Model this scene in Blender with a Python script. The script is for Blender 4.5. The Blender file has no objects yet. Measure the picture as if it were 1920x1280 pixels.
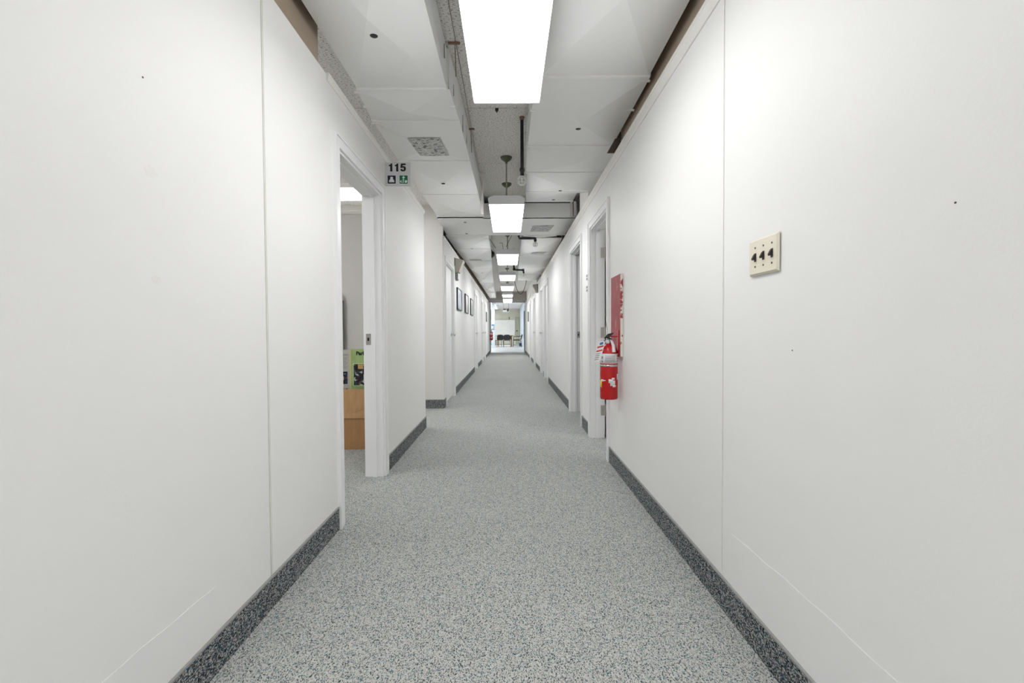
import bpy, bmesh, math, random
from mathutils import Matrix, Vector
random.seed(7)
C = bpy.context.scene.collection
scene = bpy.context.scene
R = math.radians
PI = math.pi

# ------------------------------------------------------------------ camera, world, exposure
cam_d = bpy.data.cameras.new('camera')
cam = bpy.data.objects.new('camera', cam_d)
C.objects.link(cam)
cam_d.sensor_width = 36.0
cam_d.lens = 36.0 * 853.0 / 1920.0
cam_d.clip_start = 0.03
EYE = 1.05
cam.matrix_world = (Matrix.Translation((0, 0, EYE)) @ Matrix.Rotation(R(-0.437), 4, 'Z')
                    @ Matrix.Rotation(R(90 - 1.343), 4, 'X') @ Matrix.Rotation(R(-0.34), 4, 'Z'))
scene.camera = cam

world = bpy.data.worlds.new('world')
scene.world = world
world.use_nodes = True
bg = world.node_tree.nodes['Background']
bg.inputs[0].default_value = (0.72, 0.85, 1.0, 1)
bg.inputs[1].default_value = 4.0

vs = scene.view_settings
vs.view_transform = 'Standard'
vs.look = 'None'
vs.gamma = 1.0
vs.use_curve_mapping = False
vs.exposure = 0.0
LENS_POWER = 11.2

# ------------------------------------------------------------------ materials
MATS = {}
def mat(name, col, rough=0.5, metal=0.0, spec=0.5, bump=None, mottled=None, emit=None):
    """col linear rgb; bump=(scale, strength, distance); mottled=(scale, amount)"""
    if name in MATS: return MATS[name]
    m = bpy.data.materials.new(name); m.use_nodes = True
    nt = m.node_tree; b = nt.nodes['Principled BSDF']
    b.inputs['Base Color'].default_value = (*col, 1)
    b.inputs['Roughness'].default_value = rough
    b.inputs['Metallic'].default_value = metal
    b.inputs['Specular IOR Level'].default_value = spec
    geo = nt.nodes.new('ShaderNodeNewGeometry')
    if mottled is None and emit is None: mottled = (3.0, 0.03)
    if mottled:
        n = nt.nodes.new('ShaderNodeTexNoise'); n.inputs['Scale'].default_value = mottled[0]
        n.inputs['Detail'].default_value = 4
        nt.links.new(geo.outputs['Position'], n.inputs['Vector'])
        mr = nt.nodes.new('ShaderNodeMapRange')
        mr.inputs['To Min'].default_value = 1 - mottled[1]; mr.inputs['To Max'].default_value = 1 + mottled[1]
        nt.links.new(n.outputs['Fac'], mr.inputs['Value'])
        mx = nt.nodes.new('ShaderNodeVectorMath'); mx.operation = 'SCALE'
        mx.inputs[0].default_value = col
        nt.links.new(mr.outputs['Result'], mx.inputs['Scale'])
        nt.links.new(mx.outputs['Vector'], b.inputs['Base Color'])
    if bump:
        n2 = nt.nodes.new('ShaderNodeTexNoise'); n2.inputs['Scale'].default_value = bump[0]
        n2.inputs['Detail'].default_value = 3
        nt.links.new(geo.outputs['Position'], n2.inputs['Vector'])
        bp = nt.nodes.new('ShaderNodeBump'); bp.inputs['Strength'].default_value = bump[1]
        bp.inputs['Distance'].default_value = bump[2]
        nt.links.new(n2.outputs['Fac'], bp.inputs['Height'])
        nt.links.new(bp.outputs['Normal'], b.inputs['Normal'])
    if emit:
        b.inputs['Emission Color'].default_value = (*emit[0], 1)
        b.inputs['Emission Strength'].default_value = emit[1]
    MATS[name] = m
    return m

def ramp_mat(name, kind, scale, stops, rough=0.8, vec_scale=(1, 1, 1), detail=3, rot=(0, 0, 0), bump=0.0, interp='LINEAR', metal=0.0):
    """procedural colour from a noise / voronoi / wave texture through a colour ramp"""
    if name in MATS: return MATS[name]
    m = bpy.data.materials.new(name); m.use_nodes = True
    nt = m.node_tree; b = nt.nodes['Principled BSDF']
    b.inputs['Roughness'].default_value = rough; b.inputs['Metallic'].default_value = metal
    geo = nt.nodes.new('ShaderNodeNewGeometry')
    mp = nt.nodes.new('ShaderNodeMapping')
    mp.inputs['Scale'].default_value = vec_scale; mp.inputs['Rotation'].default_value = rot
    nt.links.new(geo.outputs['Position'], mp.inputs['Vector'])
    if kind == 'noise':
        t = nt.nodes.new('ShaderNodeTexNoise'); t.inputs['Detail'].default_value = detail; o = t.outputs['Fac']
    elif kind == 'wave':
        t = nt.nodes.new('ShaderNodeTexWave'); t.inputs['Distortion'].default_value = 6; o = t.outputs['Fac']
    else:
        t = nt.nodes.new('ShaderNodeTexVoronoi'); o = t.outputs['Color']
    t.inputs['Scale'].default_value = scale
    nt.links.new(mp.outputs['Vector'], t.inputs['Vector'])
    if kind == 'voronoi':
        sp = nt.nodes.new('ShaderNodeSeparateColor'); nt.links.new(o, sp.inputs[0]); o = sp.outputs[0]
    cr = nt.nodes.new('ShaderNodeValToRGB'); cr.color_ramp.interpolation = interp
    e = cr.color_ramp.elements
    while len(e) < len(stops): e.new(0.5)
    for el, (p, c) in zip(e, stops): el.position = p; el.color = (*c, 1)
    nt.links.new(o, cr.inputs['Fac'])
    nt.links.new(cr.outputs['Color'], b.inputs['Base Color'])
    if bump:
        bp = nt.nodes.new('ShaderNodeBump'); bp.inputs['Strength'].default_value = bump; bp.inputs['Distance'].default_value = 0.002
        nt.links.new(o, bp.inputs['Height']); nt.links.new(bp.outputs['Normal'], b.inputs['Normal'])
    MATS[name] = m
    return m

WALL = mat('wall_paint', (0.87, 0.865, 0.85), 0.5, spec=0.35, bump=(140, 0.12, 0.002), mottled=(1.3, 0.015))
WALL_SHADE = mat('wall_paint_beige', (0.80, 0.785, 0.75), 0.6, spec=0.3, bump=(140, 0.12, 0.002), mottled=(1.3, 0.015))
PATCH = mat('patch_paint', (0.865, 0.86, 0.85), 0.5, spec=0.35, bump=(90, 0.12, 0.002), mottled=(4, 0.02))
TRIM = mat('trim_paint', (0.90, 0.90, 0.90), 0.35, spec=0.4, mottled=(6, 0.015))
DOOR = mat('door_paint', (0.88, 0.88, 0.87), 0.4, spec=0.4, mottled=(2, 0.015))
CAP = mat('cap_plastic', (0.84, 0.82, 0.78), 0.4)
SEAMD = mat('seam_recess', (0.12, 0.115, 0.11), 0.8)
BOARD = mat('plenum_board', (0.42, 0.34, 0.26), 0.8, mottled=(5, 0.12))
DUCT = mat('duct_paint', (0.87, 0.87, 0.855), 0.38, spec=0.45, bump=(4, 0.15, 0.01), mottled=(2, 0.02))
DUCTS = mat('duct_seam_paint', (0.90, 0.90, 0.88), 0.4, mottled=(9, 0.05))
STEEL = mat('steel', (0.55, 0.53, 0.50), 0.35, metal=0.9)
CHROME = mat('chrome', (0.6, 0.6, 0.6), 0.18, metal=1.0)
RUST = mat('rusty_steel', (0.30, 0.20, 0.14), 0.7, metal=0.4, mottled=(60, 0.4))
BLACK = mat('black_iron', (0.012, 0.012, 0.012), 0.45, mottled=(20, 0.2))
BLACKP = mat('black_plastic', (0.015, 0.014, 0.014), 0.4)
OLIVE = mat('olive_enamel', (0.085, 0.10, 0.05), 0.3, mottled=(30, 0.1))
STEMM = mat('stem_enamel', (0.28, 0.28, 0.22), 0.35)
HOUSE = mat('fixture_housing', (0.72, 0.72, 0.73), 0.4)
LENS = mat('fixture_lens', (0.9, 0.9, 0.9), 0.4, emit=((0.985, 0.99, 1.0), LENS_POWER))
IVORY = mat('ivory_plastic', (0.82, 0.76, 0.62), 0.35)
RED = mat('red_enamel', (0.50, 0.006, 0.008), 0.25, mottled=(8, 0.05))
REDWOOD = ramp_mat('faded_red_wood', 'wave', 14, [(0.0, (0.36, 0.07, 0.08)), (0.7, (0.42, 0.10, 0.11)), (1.0, (0.50, 0.17, 0.18))], 0.6, vec_scale=(1, 1.0, 0.55), rot=(R(35), 0, 0))
WOODCHIP = ramp_mat('chipped_paint', 'noise', 22, [(0.52, (0.75, 0.70, 0.62)), (0.58, (0.35, 0.05, 0.05))], 0.7)
LABELW = mat('label_white', (0.80, 0.80, 0.80), 0.4)
LABELG = mat('label_print_grey', (0.22, 0.22, 0.23), 0.5)
LABELR = mat('label_print_red', (0.55, 0.03, 0.03), 0.5)
LABELY = mat('label_yellow', (0.85, 0.62, 0.03), 0.5)
LABELB = mat('label_blue', (0.04, 0.14, 0.42), 0.5)
NAVY = mat('icon_navy', (0.008, 0.010, 0.03), 0.4)
GREEN = mat('icon_green', (0.0, 0.13, 0.055), 0.4)
MINT = mat('icon_mint', (0.62, 0.85, 0.75), 0.4)
PLATE = mat('sign_plate', (0.66, 0.66, 0.68), 0.25)
INK = mat('ink_black', (0.004, 0.004, 0.004), 0.5)
CARD = ramp_mat('cardboard', 'noise', 40, [(0.3, (0.50, 0.30, 0.135)), (0.7, (0.58, 0.36, 0.175))], 0.8, vec_scale=(1, 1, 0.2))
CARDD = ramp_mat('cardboard_body', 'noise', 40, [(0.3, (0.40, 0.215, 0.09)), (0.7, (0.46, 0.26, 0.115))], 0.8, vec_scale=(1, 1, 0.2))
TAPE = mat('clear_tape', (0.62, 0.42, 0.24), 0.2)
POSTG = mat('poster_green', (0.36, 0.50, 0.20), 0.5, mottled=(14, 0.25))
POSTGL = mat('poster_light_green', (0.55, 0.75, 0.42), 0.5)
POSTW = mat('poster_grey', (0.55, 0.54, 0.50), 0.5)
POSTY = mat('poster_yellow_edge', (0.62, 0.58, 0.26), 0.5)
PHOTO = ramp_mat('photo_print', 'voronoi', 55, [(0.0, (0.006, 0.006, 0.012)), (0.35, (0.02, 0.05, 0.10)), (0.55, (0.015, 0.01, 0.01)), (0.75, (0.16, 0.08, 0.05)), (0.88, (0.5, 0.5, 0.5))], 0.3, interp='CONSTANT')
AMBER = mat('photo_amber', (0.60, 0.36, 0.12), 0.4)
NAVYC = mat('photo_navy', (0.012, 0.02, 0.06), 0.4)
FOIL = ramp_mat('exposed_foil', 'noise', 26, [(0.36, (0.08, 0.08, 0.08)), (0.44, (0.32, 0.32, 0.31)), (0.51, (0.72, 0.72, 0.71)), (0.57, (0.30, 0.30, 0.29)), (0.66, (0.80, 0.80, 0.79))], 0.5, detail=8, vec_scale=(1, 1.6, 1))
CEILT = ramp_mat('fissured_tile', 'noise', 60, [(0.35, (0.22, 0.21, 0.20)), (0.40, (0.74, 0.725, 0.69)), (0.6, (0.84, 0.825, 0.79))], 0.9, detail=2, vec_scale=(1.0, 2.6, 1), bump=0.15)
GRID = mat('ceiling_grid', (0.45, 0.39, 0.36), 0.7)
BULK = mat('bulkhead_paint', (0.42, 0.40, 0.36), 0.7)
FRAME = mat('picture_frame', (0.012, 0.012, 0.012), 0.4)
SKYPIC = ramp_mat('picture_landscape', 'noise', 5, [(0.3, (0.10, 0.13, 0.20)), (0.5, (0.30, 0.38, 0.52)), (0.7, (0.62, 0.62, 0.64))], 0.3)
GREYPIC = ramp_mat('picture_greyscale', 'noise', 7, [(0.3, (0.16, 0.16, 0.16)), (0.5, (0.45, 0.45, 0.44)), (0.7, (0.7, 0.7, 0.7))], 0.3)
BEIGE = mat('speaker_beige', (0.44, 0.42, 0.35), 0.5)
GREYB = mat('grey_plastic', (0.22, 0.22, 0.22), 0.5)
VINYL = mat('vinyl_floor', (0.84, 0.86, 0.88), 0.25, mottled=(4, 0.06))
FARWALL = mat('far_room_paint', (0.72, 0.72, 0.60), 0.6)
PALEBLUE = mat('pale_blue_paint', (0.74, 0.82, 0.90), 0.5)
WBOARD = mat('whiteboard', (0.92, 0.92, 0.88), 0.25, mottled=(3, 0.05))
OAK = ramp_mat('oak_laminate', 'wave', 3, [(0.0, (0.20, 0.075, 0.03)), (1.0, (0.34, 0.15, 0.06))], 0.45, vec_scale=(1, 1, 3))
CHAIRB = mat('chair_black', (0.01, 0.01, 0.014), 0.4)
CHAIRN = mat('chair_navy', (0.012, 0.015, 0.05), 0.4)
BLUEP = mat('bottle_blue', (0.08, 0.26, 0.50), 0.2)
STAIN = mat('wall_stain', (0.845, 0.835, 0.80), 0.6, mottled=(50, 0.06))

def glass_mat():
    m = bpy.data.materials.new('window_glass'); m.use_nodes = True
    b = m.node_tree.nodes['Principled BSDF']
    b.inputs['Transmission Weight'].default_value = 1.0
    b.inputs['Roughness'].default_value = 0.0
    b.inputs['IOR'].default_value = 1.45
    return m
GLASS = glass_mat()

def carpet_mat(name, stops, scale=400):
    m = bpy.data.materials.new(name); m.use_nodes = True
    nt = m.node_tree; b = nt.nodes['Principled BSDF']
    b.inputs['Roughness'].default_value = 0.95; b.inputs['Specular IOR Level'].default_value = 0.1
    geo = nt.nodes.new('ShaderNodeNewGeometry')
    mp = nt.nodes.new('ShaderNodeMapping'); mp.inputs['Rotation'].default_value = (0, 0, R(38)); mp.inputs['Scale'].default_value = (1.0, 0.62, 1)
    nt.links.new(geo.outputs['Position'], mp.inputs['Vector'])
    v = nt.nodes.new('ShaderNodeTexVoronoi'); v.inputs['Scale'].default_value = scale
    v.inputs['Randomness'].default_value = 0.5
    nt.links.new(mp.outputs['Vector'], v.inputs['Vector'])
    sp = nt.nodes.new('ShaderNodeSeparateColor'); nt.links.new(v.outputs['Color'], sp.inputs[0])
    cr = nt.nodes.new('ShaderNodeValToRGB'); cr.color_ramp.interpolation = 'CONSTANT'
    e = cr.color_ramp.elements
    while len(e) < len(stops): e.new(0.5)
    for el, (p, c) in zip(e, stops): el.position = p; el.color = (*c, 1)
    nt.links.new(sp.outputs[0], cr.inputs['Fac'])
    # large soft wear
    n = nt.nodes.new('ShaderNodeTexNoise'); n.inputs['Scale'].default_value = 0.9; n.inputs['Detail'].default_value = 3
    nt.links.new(geo.outputs['Position'], n.inputs['Vector'])
    mr = nt.nodes.new('ShaderNodeMapRange'); mr.inputs['To Min'].default_value = 0.90; mr.inputs['To Max'].default_value = 1.10
    nt.links.new(n.outputs['Fac'], mr.inputs['Value'])
    mx = nt.nodes.new('ShaderNodeVectorMath'); mx.operation = 'SCALE'
    nt.links.new(cr.outputs['Color'], mx.inputs[0]); nt.links.new(mr.outputs['Result'], mx.inputs['Scale'])
    nt.links.new(mx.outputs['Vector'], b.inputs['Base Color'])
    bp = nt.nodes.new('ShaderNodeBump'); bp.inputs['Strength'].default_value = 0.5; bp.inputs['Distance'].default_value = 0.003
    nt.links.new(v.outputs['Distance'], bp.inputs['Height']); bp.invert = True
    nt.links.new(bp.outputs['Normal'], b.inputs['Normal'])
    return m
CARPET = carpet_mat('carpet', [(0.0, (0.06, 0.08, 0.085)), (0.11, (0.09, 0.21, 0.25)), (0.18, (0.30, 0.31, 0.30)), (0.34, (0.48, 0.48, 0.455)), (0.70, (0.60, 0.595, 0.565))])
CARPETB = carpet_mat('carpet_base', [(0.0, (0.018, 0.022, 0.025)), (0.22, (0.03, 0.085, 0.12)), (0.36, (0.12, 0.13, 0.14)), (0.62, (0.30, 0.30, 0.29)), (0.82, (0.48, 0.47, 0.45))], 330)
BINDING = mat('base_binding', (0.32, 0.32, 0.31), 0.9, mottled=(80, 0.2))

# ------------------------------------------------------------------ geometry helpers
class MB:
    """collects shapes of one mesh, in world coordinates"""
    def __init__(s): s.v = []; s.f = []; s.sm = []
    def add(s, vs, fs, smooth=False):
        o = len(s.v); s.v += [tuple(v) for v in vs]
        s.f += [tuple(i + o for i in f) for f in fs]; s.sm += [smooth] * len(fs)
        return s
    def box(s, x0, x1, y0, y1, z0, z1):
        x0, x1 = sorted((x0, x1)); y0, y1 = sorted((y0, y1)); z0, z1 = sorted((z0, z1))
        return s.add([(x0,y0,z0),(x1,y0,z0),(x1,y1,z0),(x0,y1,z0),(x0,y0,z1),(x1,y0,z1),(x1,y1,z1),(x0,y1,z1)],
                     [(0,3,2,1),(4,5,6,7),(0,1,5,4),(1,2,6,5),(2,3,7,6),(3,0,4,7)])
    def hexa(s, p):   # 8 points ordered as box
        return s.add(p, [(0,3,2,1),(4,5,6,7),(0,1,5,4),(1,2,6,5),(2,3,7,6),(3,0,4,7)])
    def prism(s, poly, d):   # polygon (3-D points) extruded by vector d
        n = len(poly); q = [tuple(Vector(p) + Vector(d)) for p in poly]
        return s.add(list(poly) + q, [tuple(range(n))[::-1], tuple(range(n, 2*n))] + [(i, (i+1) % n, (i+1) % n + n, i + n) for i in range(n)])
    def tube(s, pts, r, n=10, cap=True):
        pts = [Vector(p) for p in pts]; rings = []
        up = None
        for i, p in enumerate(pts):
            t = (pts[min(i+1, len(pts)-1)] - pts[max(i-1, 0)]).normalized()
            if up is None:
                up = Vector((0, 0, 1)) if abs(t.z) < 0.9 else Vector((1, 0, 0))
            a = t.cross(up).normalized(); b = a.cross(t).normalized(); up = b
            rr = r[i] if isinstance(r, (list, tuple)) else r
            rings.append([p + (a * math.cos(2*PI*k/n) + b * math.sin(2*PI*k/n)) * rr for k in range(n)])
        vs = [v for g in rings for v in g]; fs = []
        for i in range(len(pts)-1):
            for k in range(n):
                fs.append((i*n+k, i*n+(k+1) % n, (i+1)*n+(k+1) % n, (i+1)*n+k))
        s.add(vs, fs, True)
        if cap:
            s.add(rings[0], [tuple(range(n))]); s.add(rings[-1], [tuple(range(n))[::-1]])
        return s
    def lathe(s, prof, c, n=24, axis='z', a0=0, a1=2*PI):
        full = abs(a1 - a0 - 2*PI) < 1e-6; m = n if full else n + 1; vs = []
        for r, h in prof:
            for k in range(m):
                a = a0 + (a1 - a0) * k / n
                u, w = r*math.cos(a), r*math.sin(a)
                if axis == 'z': vs.append((c[0]+u, c[1]+w, c[2]+h))
                elif axis == 'x': vs.append((c[0]+h, c[1]+u, c[2]+w))
                else: vs.append((c[0]+u, c[1]+h, c[2]+w))
        fs = [(i*m+k, i*m+(k+1) % m, (i+1)*m+(k+1) % m, (i+1)*m+k) for i in range(len(prof)-1) for k in range(n)]
        return s.add(vs, fs, True)
    def build(s, name, m, parent=None, bevel=0.0, label=None, kind=None, cat=None, group=None):
        xs, ys, zs = zip(*s.v)
        c = Vector(((min(xs)+max(xs))/2, (min(ys)+max(ys))/2, (min(zs)+max(zs))/2))
        me = bpy.data.meshes.new(name)
        me.from_pydata([tuple(Vector(v) - c) for v in s.v], [], s.f)
        me.polygons.foreach_set('use_smooth', s.sm)
        bm = bmesh.new(); bm.from_mesh(me)
        bmesh.ops.recalc_face_normals(bm, faces=bm.faces)
        if bevel: bmesh.ops.bevel(bm, geom=list(bm.edges), offset=bevel, segments=2, affect='EDGES', clamp_overlap=True)
        bm.to_mesh(me); bm.free()
        me.materials.append(m)
        o = bpy.data.objects.new(name, me); C.objects.link(o)
        o.location = c
        if parent is not None:
            o.parent = parent; o.location = c - wloc(parent)
        if label: o['label'] = label
        if kind: o['kind'] = kind
        if cat: o['category'] = cat
        if group: o['group'] = group
        return o
def wloc(o):
    v = Vector(o.location)
    while o.parent: o = o.parent; v = v + Vector(o.location)
    return v
def thing(name, label, cat, loc, group=None, kind=None):
    o = bpy.data.objects.new(name, None); C.objects.link(o); o.location = loc
    o.empty_display_size = 0.05
    o['label'] = label
    if cat: o['category'] = cat
    if group: o['group'] = group
    if kind: o['kind'] = kind
    return o
def B(name, m, parent, *b, bevel=0.0, **kw): return MB().box(*b).build(name, m, parent, bevel, **kw)
def struct(name, loc, label): return thing(name, label, None, loc, kind='structure')

XL, XR = -0.911, 0.803          # corridor faces
XL2 = -0.885                    # left face past the side passage
TOP = 2.35; CEIL = 2.75; TH = 0.12
SEAM = [2.37 + 1.145*k for k in range(-5, 17)]

# ------------------------------------------------------------------ floor and ceiling
o = B('floor', CARPET, None, -4.2, 4.0, -4.1, 22.0, -0.05, 0.0, kind='structure'); o['label'] = 'grey flecked loop carpet of the corridor'
o = B('floor', VINYL, None, -6.5, 1.2, 22.0, 36.2, -0.05, -0.002, kind='structure'); o['label'] = 'shiny pale floor of the room at the far end'
ceil = struct('ceiling', (0, 10, CEIL), 'fissured acoustic tile ceiling over the corridor')
B('backing', GRID, ceil, -4.2, 4.0, -4.1, 20.0, CEIL+0.012, CEIL+0.06)
tile_me = None
for i in range(-4, 4):
    x0 = -0.3 + 0.6*i; x1 = x0 + 0.6
    for k in range(len(SEAM)-1):
        y0, y1 = SEAM[k], SEAM[k+1]
        if y1 > 20.05 or y1 < -1: continue
        if tile_me is None:
            t = B('ceiling_tile', CEILT, ceil, x0+0.002, x1-0.002, y0+0.003, y1-0.003, CEIL, CEIL+0.0115, bevel=0.002)
            tile_me = t.data
        else:
            t = bpy.data.objects.new('ceiling_tile', tile_me); C.objects.link(t); t.parent = ceil
            t.location = Vector(((x0+x1)/2, (y0+y1)/2, CEIL+0.00575)) - wloc(ceil)
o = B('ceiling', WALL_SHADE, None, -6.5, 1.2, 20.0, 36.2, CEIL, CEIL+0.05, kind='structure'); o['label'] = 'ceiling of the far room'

# ------------------------------------------------------------------ walls with openings
def wall_run(root, side, face, spans, top=TOP, head=2.04, m=WALL):
    """spans: list of ('w', y0, y1) or ('d', y0, y1) along the corridor"""
    xb = face + (TH if side > 0 else -TH)
    for t, y0, y1 in spans:
        if t == 'w': B('panel', m, root, face, xb, y0, y1, 0, top)
        else: B('panel', m, root, face, xb, y0, y1, head, top)
wl = struct('wall_left', (XL, 0, 0), 'off-white left wall of the corridor, made of tall painted panels')
G = 0.006
wall_run(wl, -1, XL, [('w', -0.6, 1.727-0.007), ('w', 1.727+0.007, 2.463), ('d', 2.463, 3.30), ('w', 3.30, 4.965)])
B('seam_strip', SEAMD, wl, XL-0.01, XL-0.02, 1.715, 1.739, 0.1, TOP)
B('seam_strip', CAP, wl, XL-0.002, XL-0.012, 1.727+0.001, 1.727+0.0069, 0.1, TOP)
D3, D4, D5 = (11.86, 12.80), (14.95, 15.80), (16.45, 17.25)
wall_run(wl, -1, XL2, [('w', 6.28, 6.42), ('d', 6.42, 7.36), ('w', 7.36, D3[0]), ('d', *D3), ('w', D3[1], 13.0), ('w', 13.01, D4[0]), ('d', *D4), ('w', D4[1], D5[0]), ('d', *D5), ('w', D5[1], 21.9)])
wr = struct('wall_right', (XR, 0, 0), 'off-white right wall of the corridor, made of tall painted panels')
D6, D7, D8, D9, D10, D11 = (3.665, 4.43), (5.0, 5.87), (9.18, 10.08), (10.52, 11.32), (13.38, 14.25), (16.12, 16.95)
wall_run(wr, 1, XR, [('w', -0.6, 1.695-0.005), ('w', 1.695+0.005, D6[0]), ('d', *D6), ('w', D6[1], D7[0]), ('d', *D7), ('w', D7[1], D8[0]), ('d', *D8), ('w', D8[1], D9[0]), ('d', *D9), ('w', D9[1], D10[0]), ('d', *D10), ('w', D10[1], D11[0]), ('d', *D11), ('w', D11[1], 21.9)])
B('seam_strip', SEAMD, wr, XR+0.01, XR+0.02, 1.685, 1.705, 0.1, TOP)
B('seam_strip', CAP, wr, XR+0.002, XR+0.012, 1.6951, 1.6995, 0.1, TOP)
# patched drywall, slightly proud with a ragged upper edge
def patch(root, face, sgn, y0, y1, zt, wob):
    n = 40; top = []
    for i in range(n+1):
        y = y0 + (y1-y0)*i/n
        top.append((face, y, zt + wob*(math.sin(i*1.7)*0.35 + math.sin(i*0.41+1)*0.65)))
    poly = [(face, y0, 0.1), *top, (face, y1, 0.1)]
    MB().prism(poly, (sgn*0.0012, 0, 0)).build('patch_panel', PATCH, root)
patch(wl, XL, 1, -0.5, 1.396, 0.270, 0.005)
patch(wr, XR, -1, -0.5, 1.62, 0.318, 0.006)
for (y, z, a, b_) in ((1.18, 1.462, 0.022, 0.014), (1.19, 1.187, 0.017, 0.010)):
    MB().prism([(XL, y+a*math.cos(t)*q, z+b_*math.sin(t)*q) for t, q in [(2*PI*k/14, (1.0, 0.8, 1.15, 0.9, 1.1, 0.75, 1.0)[k % 7]) for k in range(14)]], (0.0004, 0, 0)).build('stain', STAIN, wl)
for (y, z) in ((1.16, 1.689),):
    MB().lathe([(0, 0.001), (0.0025, 0.001), (0.0025, 0)], (XL, y, z), 8, 'x').build('nail_hole', SEAMD, wl)
for (y, z) in ((1.28, 0.99), (0.815, 1.275)):
    MB().lathe([(0, -0.001), (0.002, -0.001), (0.002, 0)], (XR, y, z), 8, 'x').build('nail_hole', SEAMD, wr)

# rooms' shells
def wbox(name, label, m, *b):
    o = B(name, m, None, *b, kind='structure'); o['label'] = label; return o
wbox('wall_front', 'wall closing the corridor behind the camera', WALL, -4.2, 4.0, -4.1, -4.0, 0, CEIL)
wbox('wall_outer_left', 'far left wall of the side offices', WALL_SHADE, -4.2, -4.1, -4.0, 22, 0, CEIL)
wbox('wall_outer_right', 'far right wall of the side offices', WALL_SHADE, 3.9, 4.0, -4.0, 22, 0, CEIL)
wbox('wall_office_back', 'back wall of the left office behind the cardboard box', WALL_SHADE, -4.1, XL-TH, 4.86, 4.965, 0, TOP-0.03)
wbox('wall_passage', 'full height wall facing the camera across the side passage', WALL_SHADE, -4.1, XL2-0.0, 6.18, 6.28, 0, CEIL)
wbox('wall_added_lobby_left', 'partition between the added lobby behind the camera and the left office', WALL, -4.1, XL-TH, -0.6, -0.5, 0, CEIL)  # unseen lobby, added so fill light reaches the corridor from behind
wbox('wall_added_lobby_right', 'partition between the added lobby behind the camera and the right rooms', WALL, XR+TH, 3.9, -0.6, -0.5, 0, CEIL)
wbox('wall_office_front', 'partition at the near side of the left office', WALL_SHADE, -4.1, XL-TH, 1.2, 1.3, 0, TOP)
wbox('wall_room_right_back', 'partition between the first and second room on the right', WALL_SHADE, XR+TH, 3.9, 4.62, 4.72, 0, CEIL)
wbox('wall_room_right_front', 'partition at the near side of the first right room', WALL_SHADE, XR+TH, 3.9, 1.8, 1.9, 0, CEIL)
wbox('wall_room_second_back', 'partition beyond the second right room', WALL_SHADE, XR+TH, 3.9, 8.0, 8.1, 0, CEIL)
# plenum boards above the partitions
wbox('wall_upper_left', 'brown board above the left wall', BOARD, -0.95, -1.0, -0.6, 2.33, TOP, CEIL)
wbox('wall_upper_left', 'brown board above the far left wall', BOARD, -0.96, -1.0, 8.6, 20.0, TOP, CEIL)
wbox('wall_upper_right', 'brown board above the right wall', BOARD, 0.86, 0.90, -0.6, 3.46, TOP, CEIL)
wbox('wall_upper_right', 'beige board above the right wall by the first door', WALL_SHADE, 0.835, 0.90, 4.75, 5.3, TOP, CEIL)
wbox('wall_upper_right', 'brown board above the right wall past the crossing duct', BOARD, 0.90, 0.94, 6.8, 12.8, TOP, CEIL)
wbox('wall_upper_right', 'white board up to the ceiling at the far right', WALL, XR, XR+0.08, 12.9, 21.9, TOP, CEIL)
MB().prism([(0.755, 3.47, 2.392), (0.86, 3.47, 2.392), (0.86, 3.47, 2.55), (0.845, 3.47, 2.55)], (0, 0.01, 0)).build('gap_shade', mat('gap_shade_brown', (0.10, 0.075, 0.055), 0.7), None, kind='structure', label='dark triangle standing for the shaded gap above the right wall')  # dark sheet painted as the shade inside the gap between duct sections
# moulding along the top of the walls
def topcap(name, side, face, y0, y1, label, h=0.055):
    s = 1 if side < 0 else -1
    MB().prism([(face, y0, TOP-h), (face+s*0.006, y0, TOP-h), (face+s*0.010, y0, TOP-h+0.01), (face+s*0.010, y0, TOP-0.012), (face+s*0.014, y0, TOP-0.008), (face+s*0.014, y0, TOP+0.006), (face, y0, TOP+0.006)], (0, y1-y0, 0)).build(name, CAP, None, kind='structure', label=label)
topcap('trim_1', -1, XL, 2.33, 4.975, 'cap moulding on top of the near left wall', 0.03)
topcap('trim_2', -1, XL2, 6.28, 21.9, 'cap moulding on top of the far left wall', 0.03)
topcap('trim_3', 1, XR, -0.6, 21.9, 'cap moulding on top of the right wall', 0.065)

# carpet baseboards with binding
def base(name, pts, side_n, label, h=0.116):
    r = struct(name, (pts[0][0], pts[0][1], 0), label)
    for (x0, y0, x1, y1) in [(pts[i][0], pts[i][1], pts[i+1][0], pts[i+1][1]) for i in range(len(pts)-1)]:
        nx, ny = side_n
        B('carpet_strip', CARPETB, r, x0, x1 + nx*0.007 if x0 == x1 else x1, y0, y1 + ny*0.007 if y0 == y1 else y1, 0, h)
        B('binding', BINDING, r, x0, x1 + nx*0.010 if x0 == x1 else x1, y0, y1 + ny*0.010 if y0 == y1 else y1, h, h+0.006)
CW = 0.062
nb = [0]
def bl(x, n, y0, y1, where):
    nb[0] += 1
    base('baseboard_' + ('left' if n > 0 else 'right'), [(x, y0), (x, y1)], (n, 0), where)
bl(XL, 1, -0.6, 2.463-CW, 'dark carpet baseboard along the near left wall')
bl(XL, 1, 3.30+CW, 4.965, 'dark carpet baseboard between the open left doorway and the passage')
base('baseboard_passage', [(-4.0, 6.18), (XL2, 6.18)], (0, -1), 'dark patterned baseboard facing the camera at the side passage')
for a, b_ in ((6.173, 6.42-CW), (7.36+CW, D3[0]-CW), (D3[1]+CW, D4[0]-CW), (D4[1]+CW, D5[0]-CW), (D5[1]+CW, 21.9)):
    bl(XL2, 1, a, b_, 'dark carpet baseboard along the far left wall')
bl(XR, -1, -0.6, D6[0]-CW, 'dark carpet baseboard along the near right wall')
rr_ = [D6, D7, D8, D9, D10, D11]
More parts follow.
